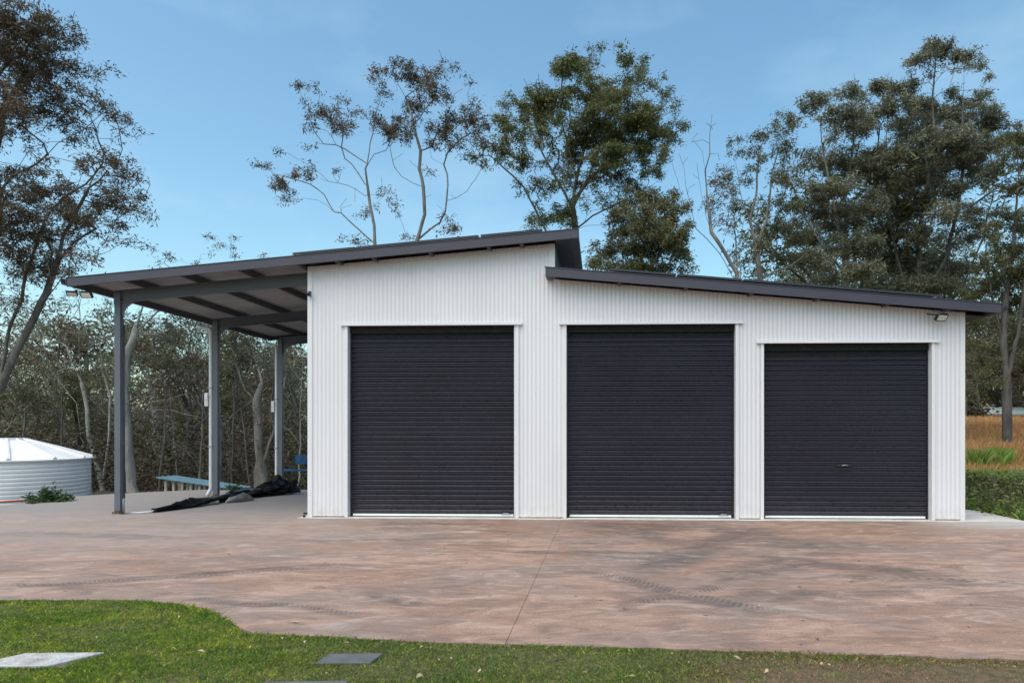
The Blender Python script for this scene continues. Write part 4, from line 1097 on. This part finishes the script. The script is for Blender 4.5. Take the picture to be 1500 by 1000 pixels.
tree('bushy_tree', 'low dense dark green tree just above the high end of the lower roof',
  [[(940, 680), (935, 500), (935, 420), (940, 380), (950, 330), (958, 295)], [(935, 420), (905, 385), (885, 370)], [(935, 420), (965, 375), (990, 335)], [(940, 380), (925, 345), (918, 325)]],
  [(950, 292, 44, 14, 1.2), (915, 325, 26, 24, 1.3), (985, 305, 22, 18, 1.1), (950, 330, 40, 26, 1.3), (992, 345, 22, 24, 1.2), (960, 365, 46, 22, 1.4), (900, 362, 30, 16, 1.2), (878, 385, 24, 12, 1.1), (905, 395, 40, 12, 1.1),
   (1000, 375, 16, 14, 1), (945, 392, 54, 12, 1.2), (868, 372, 12, 10, .5), (1004, 395, 14, 10, .9)],
  26.0, 0.15, M['bark_dark'], M['leaf_olive'], 51, per=60, size=0.16, tip=0.009, yvar=0.9, dens=1.3, spread=0.17, cell=0.09)

tree('bare_gum', 'nearly leafless gum with pale forked limbs above the lower roof',
  [[(1100, 660), (1088, 500), (1075, 408), (1052, 368), (1036, 350), (1020, 335), (1006, 314), (998, 285), (992, 262), (984, 236)],
   [(1020, 335), (1012, 300), (1004, 270), (1003, 250)], [(1085, 470), (1080, 400), (1062, 370), (1042, 340), (1034, 315), (1028, 288), (1024, 262), (1021, 240)],
   [(1042, 340), (1036, 290), (1033, 250), (1029, 222), (1014, 204)], [(1033, 250), (1040, 225), (1040, 195), (1043, 168)], [(1080, 400), (1078, 350), (1075, 310), (1072, 280)],
   [(1088, 500), (1085, 410), (1082, 370), (1090, 320)]],
  [(1050, 285, 18, 18, .8), (1035, 300, 12, 16, .7), (1045, 262, 12, 12, .7), (1062, 330, 16, 20, .8), (1070, 375, 14, 14, .6), (1052, 310, 12, 14, .6)],
  26.5, 0.125, M['bark_grey'], M['leaf_brown'], 61, per=40, size=0.14, tip=0.011, bare=1.0, yvar=0.4, spread=0.14,
  dead=[(978, 240), (995, 225), (1008, 230), (1012, 208), (1022, 195), (1034, 180), (1050, 180), (1044, 190), (1030, 205), (1052, 225), (1060, 300), (1066, 260), (990, 290), (1015, 255), (1000, 240), (1054, 235), (1018, 270), (1070, 235)])

tree('gum_tree', 'slender gum with airy leaf tufts beside the bare forked gum',
  [[(1122, 660), (1118, 500), (1114, 408), (1108, 362), (1098, 322), (1088, 296), (1082, 260), (1076, 230)],
   [(1108, 362), (1122, 325), (1128, 285), (1132, 250), (1142, 215)], [(1114, 408), (1135, 398), (1160, 388), (1188, 365)], [(1098, 322), (1108, 285), (1110, 245), (1118, 205)],
   [(1118, 440), (1100, 400), (1092, 370), (1070, 345)]],
  [(1078, 215, 16, 12, .7), (1058, 258, 22, 18, .6), (1070, 290, 18, 22, .7), (1108, 232, 22, 16, .7), (1122, 198, 24, 12, .8), (1140, 185, 24, 10, .8), (1150, 218, 26, 18, .7), (1100, 262, 18, 16, .6), (1145, 260, 26, 22, .7),
   (1120, 300, 20, 18, .6), (1152, 300, 24, 20, .9), (1135, 335, 28, 20, .9), (1115, 362, 20, 16, .7), (1088, 305, 12, 14, .6), (1170, 345, 24, 18, .9), (1150, 375, 28, 14, .8), (1100, 385, 18, 10, .5), (1090, 340, 10, 14, .5)],
  28.5, 0.13, M['bark_grey'], M['leaf_olive'], 71, per=50, size=0.16, tip=0.010, bare=0.7, yvar=0.8, dens=1.5, spread=0.16, cell=0.1)

tree('gum_tree', 'grey green gum left of the tallest crown above the right roller door',
  [[(1230, 680), (1236, 520), (1240, 440), (1238, 380), (1226, 320), (1215, 265), (1205, 215), (1200, 165)],
   [(1238, 400), (1205, 360), (1180, 320), (1165, 280), (1160, 220)], [(1238, 380), (1262, 330), (1270, 270), (1265, 200)], [(1240, 430), (1275, 395), (1300, 360)], [(1226, 320), (1245, 270), (1250, 200), (1248, 160)]],
  [(1200, 145, 32, 10, 1), (1183, 158, 18, 12, .9), (1240, 140, 32, 10, 1), (1265, 148, 14, 10, .8), (1158, 180, 20, 10, .8), (1145, 170, 10, 8, .5), (1240, 172, 40, 14, 1.3), (1262, 190, 20, 12, 1.1), (1220, 200, 20, 14, .7),
   (1205, 180, 16, 12, .4), (1235, 235, 44, 22, 1.2), (1190, 235, 24, 18, .7), (1275, 240, 24, 20, 1.2), (1175, 270, 24, 16, .7), (1225, 275, 40, 20, 1.3), (1185, 305, 32, 20, 1), (1240, 318, 44, 24, 1.3), (1190, 345, 34, 20, 1.1),
   (1250, 358, 44, 20, 1.3), (1200, 380, 36, 18, 1.1), (1265, 395, 34, 16, 1.2), (1215, 405, 40, 14, .9), (1160, 330, 18, 16, .7), (1285, 300, 20, 24, 1.1)],
  31.0, 0.17, M['bark_grey'], M['leaf_greygreen'], 81, per=56, size=0.18, tip=0.012, yvar=1.4, dens=1.6, spread=0.19, cell=0.12)

tree('gum_tree', 'tallest many-stemmed gum crown above the right end of the lower roof',
  [[(1345, 690), (1350, 540), (1348, 440), (1345, 380), (1350, 320), (1362, 250), (1368, 190), (1366, 140), (1370, 90)],
   [(1348, 470), (1320, 400), (1305, 340), (1300, 270), (1298, 200), (1300, 150)], [(1348, 440), (1385, 380), (1402, 310), (1412, 240), (1410, 180), (1412, 110)],
   [(1350, 500), (1410, 420), (1440, 350), (1455, 280), (1450, 210)], [(1350, 320), (1335, 260), (1330, 200), (1340, 160)], [(1348, 540), (1378, 460), (1390, 400), (1385, 330)], [(1350, 540), (1295, 450), (1285, 390)]],
  [(1370, 68, 28, 10, 1.3), (1355, 82, 26, 8, 1), (1335, 96, 16, 7, .8), (1385, 85, 20, 10, 1), (1418, 82, 22, 9, .9), (1432, 98, 14, 10, .8), (1445, 112, 8, 10, .7), (1360, 105, 26, 6, .45), (1400, 102, 16, 6, .5),
   (1292, 128, 26, 12, 1.1), (1330, 132, 26, 12, 1.1), (1310, 155, 34, 14, 1.2), (1350, 158, 24, 16, 1.3), (1395, 140, 20, 8, .8), (1428, 142, 22, 8, .9), (1448, 158, 20, 12, .9), (1462, 150, 10, 6, .6), (1400, 168, 36, 16, 1.4),
   (1445, 182, 28, 16, 1.3), (1335, 188, 40, 18, 1.4), (1390, 205, 46, 20, 1.5), (1440, 215, 34, 18, 1.3), (1340, 225, 42, 20, 1.4), (1300, 225, 26, 20, 1.3), (1395, 240, 46, 20, 1.4), (1345, 260, 42, 20, 1.3), (1455, 245, 24, 16, .9),
   (1305, 270, 30, 20, 1.3), (1375, 280, 40, 18, 1.2), (1430, 265, 26, 14, .8), (1325, 305, 36, 20, 1.2), (1385, 310, 30, 18, .9), (1300, 340, 34, 22, 1.1), (1345, 345, 34, 18, 1), (1430, 300, 30, 14, .5), (1400, 350, 34, 16, .5), (1310, 385, 36, 18, 1),
   (1360, 385, 34, 16, .8), (1440, 340, 24, 20, .7), (1410, 390, 30, 18, .8), (1475, 200, 24, 18, 1), (1420, 320, 30, 20, .7), (1340, 420, 40, 16, 1), (1290, 420, 36, 16, 1), (1270, 180, 26, 18, .9), (1280, 250, 20, 30, 1), (1380, 420, 36, 14, .9)],
  33.0, 0.20, M['bark_dark'], M['leaf_greygreen'], 91, per=62, size=0.19, tip=0.013, yvar=1.6, dens=1.6, spread=0.2, cell=0.13)

tree('gum_tree', 'dark trunked gum at the right edge of the photo beside the shed',
  [[(1476, 618), (1474, 560), (1470, 500), (1474, 440), (1482, 380), (1488, 320), (1492, 260), (1490, 200)], [(1470, 500), (1452, 430), (1444, 370), (1450, 320)], [(1474, 560), (1492, 490), (1500, 430), (1510, 350)],
   [(1474, 440), (1460, 400), (1462, 350)], [(1472, 530), (1430, 520), (1418, 500)]],
  [(1488, 200, 16, 14, 1.2), (1495, 235, 16, 16, 1.1), (1480, 225, 18, 12, 1), (1490, 275, 18, 16, 1), (1468, 312, 24, 18, .8), (1490, 330, 22, 18, .9), (1450, 345, 18, 16, .8), (1478, 368, 30, 18, 1.0), (1445, 385, 26, 16, .9),
   (1490, 405, 26, 20, 1.1), (1455, 418, 26, 16, 1), (1425, 430, 20, 14, .9), (1490, 440, 24, 20, 1), (1450, 470, 24, 14, .5), (1500, 490, 20, 30, .7), (1425, 470, 14, 14, .5), (1430, 505, 20, 12, .6), (1436, 535, 22, 20, .7), (1425, 570, 14, 18, .7), (1455, 560, 16, 16, .5), (1540, 350, 40, 100, .8)],
  30.0, 0.20, M['bark_dark'], M['leaf_olive'], 101, per=60, size=0.16, tip=0.010, yvar=1.0, dens=1.6, spread=0.18, cell=0.1)

tree('gum_tree', 'thin gum whose sparse tips show just over the carport roof',
  [[(318, 740), (320, 640), (312, 520), (300, 440), (296, 400), (292, 380)], [(312, 520), (335, 440), (345, 400), (342, 365)], [(300, 440), (265, 405), (240, 385), (222, 375)], [(345, 400), (375, 385), (385, 372)], [(320, 600), (270, 545), (220, 530), (190, 545)]],
  [(225, 372, 12, 10, .5), (248, 370, 9, 9, .6), (252, 382, 16, 6, .4), (310, 350, 8, 6, .7), (312, 368, 10, 8, .6), (344, 356, 9, 8, .7), (330, 362, 12, 8, .4), (285, 384, 12, 5, .5), (384, 372, 8, 6, .4), (340, 374, 14, 6, .4), (218, 390, 20, 8, .4),
   (300, 420, 40, 20, .7), (250, 440, 40, 20, .7), (345, 430, 30, 20, .7), (220, 420, 20, 12, .5)],
  25.0, 0.14, M['bark_pale'], M['leaf_brown'], 111, per=36, size=0.13, tip=0.006, yvar=0.6, dens=1.0, spread=0.12, cell=0.09)

# pale branching gums seen through the carport
tree('pale_gum', 'pale barked gum forking just right of the front carport post',
  [[(196, 745), (186, 640), (182, 570), (186, 520), (200, 480), (212, 440), (224, 400)], [(186, 520), (192, 470), (205, 448), (200, 420)], [(200, 485), (225, 462), (245, 440), (262, 425)], [(182, 600), (215, 592), (245, 585), (280, 575)],
   [(184, 640), (215, 600), (250, 600), (290, 610)], [(186, 540), (165, 480), (160, 440)]],
  [(200, 440, 22, 12, .5), (230, 435, 26, 12, .6), (260, 450, 24, 14, .6), (215, 470, 26, 12, .6), (250, 490, 34, 20, .9), (290, 480, 26, 20, .8), (215, 520, 30, 16, .7), (170, 450, 18, 14, .5)],
  23.5, 0.16, M['bark_pale'], M['leaf_greygreen'], 121, per=45, size=0.13, tip=0.008, yvar=0.6, spread=0.15)
tree('pale_gum', 'crooked pale stemmed gum between the tank and the front carport post',
  [[(152, 740), (145, 690), (130, 640), (128, 600), (120, 560), (116, 520), (117, 480), (115, 440), (122, 415)], [(120, 560), (105, 530), (98, 508), (90, 490)], [(145, 690), (118, 640), (112, 590), (80, 550), (60, 520), (35, 515)],
   [(150, 720), (160, 640), (162, 580), (150, 540), (146, 500)], [(162, 580), (168, 520), (160, 480), (156, 440)]],
  [(115, 432, 24, 10, .5), (95, 450, 22, 12, .5), (135, 460, 20, 10, .5), (70, 470, 24, 14, .6), (100, 490, 26, 12, .6), (60, 500, 20, 12, .5), (150, 500, 20, 14, .7), (130, 520, 24, 12, .6), (80, 540, 24, 14, .7), (160, 450, 14, 20, .4)],
  25.5, 0.15, M['bark_pale'], M['leaf_greygreen'], 131, per=45, size=0.14, tip=0.008, yvar=0.7, spread=0.16)
tree('pale_gum', 'thick mossy gum with cut stubby fork seen between the middle and rear carport posts',
  [[(385, 760), (382, 690), (378, 620), (376, 585), (384, 560), (390, 520), (385, 480)], [(376, 590), (358, 570), (345, 530), (335, 500)], [(378, 600), (352, 575), (325, 565), (308, 568)], [(384, 560), (372, 520), (362, 490), (352, 460)],
   [(382, 690), (405, 620), (415, 570), (430, 550), (448, 535)], [(415, 570), (420, 540), (428, 505), (426, 480)], [(420, 550), (418, 520), (410, 500)]],
  [(350, 490, 22, 14, .6), (380, 480, 26, 14, .7), (420, 500, 24, 12, .6), (340, 520, 24, 14, .6), (395, 520, 24, 16, .6), (440, 540, 20, 14, .6), (372, 545, 26, 10, .5)],
  24.0, 0.24, M['bark_grey'], M['leaf_olive'], 141, per=45, size=0.13, tip=0.009, yvar=0.5, spread=0.15)

# ------------------------------------------------------------------ forest of background gums, copies of six grown trees
def proto(seed, H, crown, barkm, leafm, nl=5, dens=1.0, per=50, size=0.2):
    r = np.random.default_rng(seed); limbs = []; puffs = []
    lean = r.normal(0, 0.08, 2)
    tr_ = [(lean[0] * H * t + r.normal(0, 0.12) * (t > 0), lean[1] * H * t, H * t) for t in np.linspace(0, 0.9, 7)]
    limbs.append(tr_)
    for k in range(nl):
        t0 = r.uniform(0.28, 0.7); b0 = np.array(tr_[int(t0 * 6)]); a = r.uniform(0, 6.28); L = crown * r.uniform(0.6, 1.1)
        p = [tuple(b0)]
        for q in (0.35, 0.7, 1.0):
            p.append((b0[0] + math.cos(a) * L * q * 0.8, b0[1] + math.sin(a) * L * q * 0.8, b0[2] + L * (q ** 0.8) * r.uniform(0.8, 1.2)))
        limbs.append(p); e = p[-1]
        for s in range(3):
            puffs.append((e[0] + r.normal(0, .5), e[1] + r.normal(0, .5), min(H, e[2] + r.normal(0, .5)), r.uniform(.5, .95), r.uniform(.7, 1.2)))
    for s in range(5): puffs.append((tr_[-1][0] + r.normal(0, .8), tr_[-1][1] + r.normal(0, .8), H * r.uniform(.72, 1.0), r.uniform(.6, 1.0), 1.0))
    for s in range(2): puffs.append((r.normal(0, 1.0), r.normal(0, 1.0), H * r.uniform(.35, .6), r.uniform(.5, .9), .6))
    return tree('forest_gum', None, limbs, puffs, 0, 0.16, barkm, leafm, seed + 1, per=per, size=size, tip=0.010, dens=dens, spread=0.22, px=False, cell=0.26, step=0.5)
protos = [proto(201, 9.0, 2.8, M['bark_pale'], M['leaf_olive']), proto(211, 10.5, 3.0, M['bark_grey'], M['leaf_greygreen'], 6), proto(221, 8.0, 2.6, M['bark_dark'], M['leaf_olive'], 6, 1.2),
          proto(231, 7.0, 3.0, M['bark_grey'], M['leaf_brown'], 6, 1.0), proto(241, 11.0, 2.8, M['bark_grey'], M['leaf_greygreen'], 5, .9), proto(251, 6.0, 2.6, M['bark_dark'], M['leaf_under'], 7, 1.4)]
KIND = ['olive gum with pale bark', 'tall grey green gum', 'dark trunked olive gum', 'brownish spreading gum', 'tall straight grey gum', 'low dark bushy gum']
def where(X, y, side):
    if side == 'L':
        z_ = ('just left of the photo' if X < 0 else 'behind the water tank' if X < 130 else 'behind the front carport post' if X < 200 else 'between front and middle carport posts' if X < 305
              else 'between middle and rear carport posts' if X < 400 else 'beyond the rear carport post')
        return z_ + (', nearest rank' if y < 30 else ', second rank' if y < 35.5 else ', third rank' if y < 43 else ', farthest rank')
    if side == 'R': return ('right of the white wall' if X < 1450 else 'at the right edge' if X < 1500 else 'past the right edge') + (', nearest the brown field' if y < 67.5 else ', second rank behind the field' if y < 76 else ', farthest behind the field')
    return ('over the middle' if X < 1230 else 'over the right part' if X < 1320 else 'over the end') + ' of the lower roof, ' + ('nearer rank' if y < 40 else 'farther rank')
def plant(i, x, y, H, lab, grp, name='forest_gum'):
    lab = KIND[i] + ' ' + where(x / y * 1000 + 840, y, lab)
    p = protos[i]; base = [9, 10.5, 8, 7, 11, 6][i]
    o = copy_tree(p); o.name = name
    s = H / base; rr = random.Random(int(x * 131 + y * 17))
    o.location = (x, y, float(gz(x, y)) - 0.1); o.rotation_euler = (0, 0, rr.uniform(0, 6.28)); o.scale = (s * rr.uniform(.9, 1.15), s * rr.uniform(.9, 1.15), s)
    tag(o, lab, 'tree', grp)
rr = random.Random(77)
# left wood: several ranks, tops following the photo's outline
TOP = lambda X: np.interp(X, [-200, 0, 60, 120, 200, 300, 450, 560], [470, 490, 500, 495, 465, 470, 485, 480])
LAB_L = 'L'
for D, n, x0, x1 in ((27, 7, -60, 470), (32, 8, -120, 500), (38, 10, -160, 520), (48, 11, -200, 520)):
    for k in range(n):
        X = x0 + (x1 - x0) * (k + rr.uniform(0.1, 0.9)) / n; y = D + rr.uniform(-2, 2); x = (X - 840) / 1000 * y
        top = 1.6 - (TOP(X) + rr.uniform(-40, 95) - 630) / 1000 * y; H = top - float(gz(x, y))
        plant(rr.choice([0, 1, 2, 3, 4, 5]), x, y, max(4.0, H), LAB_L, 'gums of the wood behind the carport')
# right wood behind the field, and the lower storey that shows over the right roof
LAB_R = 'R'
for D, n, x0, x1 in ((64, 8, 1395, 1600), (71, 9, 1385, 1640), (84, 12, 1370, 1700)):
    for k in range(n):
        X = x0 + (x1 - x0) * (k + rr.uniform(0.1, 0.9)) / n; y = D + rr.uniform(-2, 2); x = (X - 840) / 1000 * y
        if D < 75 and 1445 < X < 1490: y += 22; x = (X - 840) / 1000 * y
        top = 1.6 - (rr.uniform(430, 520) - 630) / 1000 * y; H = top - float(gz(x, y))
        plant(rr.choice([1, 2, 2, 3, 5, 5]), x, y, H, LAB_R, 'gums beyond the brown field')
LAB_M = 'M'
for D, n, x0, x1 in ((37, 5, 1170, 1395), (43, 6, 1140, 1400)):
    for k in range(n):
        X = x0 + (x1 - x0) * (k + rr.uniform(0.2, 0.8)) / n; y = D + rr.uniform(-1, 1); x = (X - 840) / 1000 * y
        top = 1.6 - (rr.uniform(250, 370) - 630) / 1000 * y; H = top - float(gz(x, y))
        plant(rr.choice([0, 1, 2, 4]), x, y, H, LAB_M, 'background gums over the right roof')
for p in protos:
    for ch in list(p.children): bpy.data.objects.remove(ch)
    bpy.data.objects.remove(p)

# thin half bare saplings in front of the wood
SAP = [(28, 505, 24.0, 'thin dark sapling leaning behind the peak of the water tank roof', 'bark_dark'), (92, 480, 25.0, 'thin dark sapling rising above the right edge of the water tank', 'bark_dark'),
       (232, 500, 23.2, 'thin dark sapling right of the front carport post', 'bark_dark'), (262, 470, 24.6, 'tall thin grey sapling above the left end of the trestle', 'bark_grey'),
       (292, 520, 22.8, 'short twiggy grey sapling just left of the middle carport post', 'bark_grey'), (338, 465, 24.2, 'thin dark sapling just right of the middle carport post', 'bark_dark'),
       (366, 540, 23.4, 'short twiggy dark sapling left of the thick mossy gum', 'bark_dark'), (436, 500, 23.6, 'thin pale sapling between the rear carport post and the white wall', 'bark_pale')]
for i, (X, T_, D, lab, bk) in enumerate(SAP):
    q = random.Random(900 + i); dx = q.uniform(-14, 14)
    lim = [[(X, 760), (X + dx * .3, 680), (X + dx * .7, 620), (X + dx, T_ + (620 - T_) * .5), (X + dx * 1.4, T_ + 20)]]; pf = []
    for k in range(5):
        yb = q.uniform(T_ + 50, 690); sg = 1 if k % 2 else -1; L_ = q.uniform(25, 60)
        xb = X + dx * (.3 if yb > 640 else .8)
        lim.append([(xb, yb), (xb + sg * L_ * .4, yb - L_ * .55), (xb + sg * L_ * .9, yb - L_ * .9)])
        pf.append((xb + sg * L_, yb - L_ * 1.0, 20, 14, .35))
    pf.append((X + dx * 1.4, T_ + 20, 26, 18, .4))
    tree('sapling', lab, lim, pf, D, q.uniform(.030, .050), M[bk], M['leaf_brown' if i % 2 else 'leaf_olive'], 950 + 7 * i, per=44, size=.12, tip=.008, bare=1.6, yvar=.5, spread=.15, wig=.2)

# understorey and bank scrub
def scrub(name, lab, boxes, n, per, size, spread, mat, seed, hfun):
    r = np.random.default_rng(seed); cs = []
    for (x0, x1, y0, y1, z1, w) in boxes:
        k = int(n * w); y = r.uniform(y0, y1, k); x = r.uniform(x0, x1, k); x = x * y if hfun == 'ray' else x
        g_ = gz(x, y); lump_ = (0.5 + 0.5 * np.sin(x * 2.3 + 1.7 * np.sin(y * 1.9)) * np.sin(y * 2.7 + x)) ** 1.2 if hfun == 'xy' else 1.0; cs.append(np.stack([x, y, g_ + (0.02 if hfun == 'xy' else 0.1) + (r.random(k) ** 1.4) * z1 * lump_], 1))
    c = np.concatenate(cs); V, F = leaves(c, per, size, spread, seed + 1, 0.1, 0.35)
    return tag(np_mesh(name, V, F, mat), lab, 'undergrowth', kind='stuff')
scrub('undergrowth', 'dark tangled undergrowth below the gums behind the carport', [(-1.05, -0.34, 24, 30, 2.6, .3), (-1.05, -0.34, 30, 40, 4.2, .45), (-1.1, -0.3, 40, 60, 5.5, .6)], 1900, 52, 0.16, 0.36, M['leaf_under'], 301, 'ray')
scrub('distant_wood', 'far wooded rise seen as one dark mass through the gums', [(-1.3, 0.0, 66, 95, 6.5, 1.0)], 1500, 40, 0.55, 0.9, M['leaf_under'], 305, 'ray')
scrub('undergrowth', 'dark scrub along the far side of the brown field', [(0.50, 0.60, 63, 70, 2.6, .5), (0.70, 0.95, 63, 70, 2.6, .4), (0.5, 0.95, 86, 100, 7.0, .9)], 500, 30, 0.5, 0.6, M['leaf_under'], 311, 'ray')
scrub('bank_scrub', 'low weeds and scrub covering the bank right of the shed', [(8.2, 15.0, 13.6, 17.0, 0.18, 1), (8.02, 12.5, 11.4, 13.8, 0.10, .45)], 900, 22, 0.11, 0.14, M['leaf_bank'], 321, 'xy')
scrub('bank_scrub', 'brown leafy debris and dead weeds lying over the bank at the right edge', [(9.6, 15.0, 13.9, 16.8, 0.26, .9), (8.3, 10, 13.8, 16.8, 0.14, .3)], 900, 18, 0.09, 0.12, M['leaf_under'], 331, 'xy')
# fallen sticks through the bank scrub
r = random.Random(6)
for k in range(14):
    x_, y_ = r.uniform(9.0, 12.2), r.uniform(14.2, 18.0); z_ = float(gz(x_, y_)) + r.uniform(0.1, 0.35); a = r.uniform(0, 3.14); L = r.uniform(.4, 1.1)
    o = MB().tube([(x_, y_, z_), (x_ + L * .5 * math.cos(a), y_ + L * .5 * math.sin(a), z_ + .05), (x_ + L * math.cos(a), y_ + L * math.sin(a), z_ - .03)], [.018, .014, .006], 5).build('fallen_stick', M['bark_grey'])
    tag(o, 'thin fallen stick lying in the weeds of the bank right of the shed', 'stick', 'fallen sticks on the bank')

# field grass
r = np.random.default_rng(401)
k = 62000; y = 19.3 + 43.5 * r.random(k) ** 1.25; x = r.uniform(0.50, 0.85, k) * y
o = blades('tall_grass', x, y, gz(x, y), r.uniform(.30, .95, k) * np.interp(y, [19.5, 25, 40], [.2, .6, 1]), r.uniform(.012, .03, k) * np.interp(y, [20, 60], [1, 2]), M['drygrass'], 0.5, 402)
tag(o, 'tall dry reddish brown grass filling the field right of the shed', 'grass', kind='stuff')
k = 24000; y = r.uniform(16.8, 21.0, k); x = r.uniform(0.50, 0.80, k) * y
o = blades('bank_grass', x, y, gz(x, y), r.uniform(.06, .17, k), r.uniform(.01, .022, k), M['greentuft'], 0.7, 403)
tag(o, 'short bright green grass strip along the top of the bank', 'grass', kind='stuff')
r2 = np.random.default_rng(409); q2 = 5000; y2 = r2.uniform(21, 34, q2); x2 = r2.uniform(0.52, 0.8, q2) * y2; m2 = np.sin(x2 * 1.1) * np.sin(y2 * .9) > 0.1; x2, y2 = x2[m2], y2[m2]
o = blades('field_grass', x2, y2, gz(x2, y2), r2.uniform(.2, .55, len(x2)), r2.uniform(.012, .025, len(x2)), M['greentuft'], 0.6, 411)
tag(o, 'green grass patches growing through the dry field grass', 'grass', kind='stuff')
k = 40000; x = r.uniform(8.02, 13.5, k); y = r.uniform(10.8, 18.6, k); ok = (np.sin(x * 1.9 + 2 * np.sin(y * 1.3)) + r.normal(0, .6, k) > -0.3)
x, y = x[ok], y[ok]; k = len(x)
o = blades('bank_grass', x, y, gz(x, y), r.uniform(.05, .22, k), r.uniform(.008, .020, k), M['greentuft'], 1.1, 407)
tag(o, 'patchy green grass on the slope of the bank beside the shed', 'grass', kind='stuff')
for cx, cy, rad in ((13.0, 21.9, .22), (13.95, 22.3, .28), (14.55, 23.4, .20)):
    k = 520; a = r.uniform(0, 6.28, k); q = rad * r.random(k) ** .8
    x = q * np.cos(a); y = q * np.sin(a)
    root = empty('grass_tussock', (cx, cy, float(gz(cx, cy))))
    lab = {13.0: 'green grass tussock nearest the white wall in the field', 13.95: 'broad green grass tussock at the very right edge of the photo', 14.55: 'small green grass tussock behind the broad one at the right edge'}[cx]
    tag(root, lab, 'tussock')
    blades('foliage', x, y, np.zeros(k), r.uniform(.18, .75, k), r.uniform(.006, .014, k), M['greentuft'], 0.7, 404 + int(cx * 10), root)
# weeds by the slab edge near the tank
def weed(x, y, H, W_, n, lab, seed, name='weed_plant', mat='leaf_weed'):
    r = np.random.default_rng(seed); root = empty(name, (x, y, float(min(gz(x, y), 0)) if y > 15 else 0)); tag(root, lab, 'plant')
    mb = MB(); tips = []
    for k in range(n):
        a = r.uniform(0, 6.28); sp = W_ * r.uniform(.15, 1.0); h = H * r.uniform(.45, 1.0) * (1.1 - .55 * sp / W_)
        p = [(0, 0, 0), (sp * .35 * math.cos(a), sp * .35 * math.sin(a), h * .55), (sp * math.cos(a), sp * math.sin(a), h)]
        mb.tube(p, [.008, .006, .003], 4, False)
        for t in (.35, .55, .7, .85, 1): tips.append([sp * t * math.cos(a), sp * t * math.sin(a), h * (1.25 * t - .25 * t * t)])
    mb.build('stem', M['leaf_weed'], root)
    V, F = leaves(np.array(tips), 14, 0.11, 0.045, seed + 3, -0.1, 0.3); np_mesh('foliage', V, F, M[mat], root)
weed(-11.75, 15.35, .62, .45, 30, 'leafy dark green weed at the slab edge in front of the tank', 501)
weed(-12.35, 16.6, .18, .30, 12, 'small pale green clump at the foot of the tank', 511, 'weed_clump', 'greentuft')
weed(-9.95, 19.9, .55, .32, 18, 'green shrub behind the right end of the trestle', 521)

# ------------------------------------------------------------------ far house at the right edge
hs_ = empty('house', (50.6, 79.0, float(gz(50.6, 79.0)) - 0.15), 0.12); tag(hs_, 'distant pale low house glimpsed between the right hand trunks', 'house')
MB().box(-3, 3, 0, 5, 0, 3.75).build('wall', M['housewall'], hs_)
rf = MB().add([(-3.5, -.6, 3.70), (3.5, -.6, 3.70), (3.5, 2.5, 4.60), (-3.5, 2.5, 4.60), (3.5, 5.6, 3.70), (-3.5, 5.6, 3.70), (-3.5, -.6, 3.55), (3.5, -.6, 3.55), (3.5, 5.6, 3.55), (-3.5, 5.6, 3.55)],
    [(0, 1, 2, 3), (3, 2, 4, 5), (0, 3, 5, 9, 6), (1, 7, 8, 4, 2), (6, 7, 1, 0), (5, 4, 8, 9), (6, 9, 8, 7)]).build('roof', M['houseroof'], hs_)
for x_ in (-1.9, 0.0, 1.9): MB().box(x_ - .5, x_ + .5, -.04, -.005, 2.4, 3.4).build('window', M['glass'], hs_)
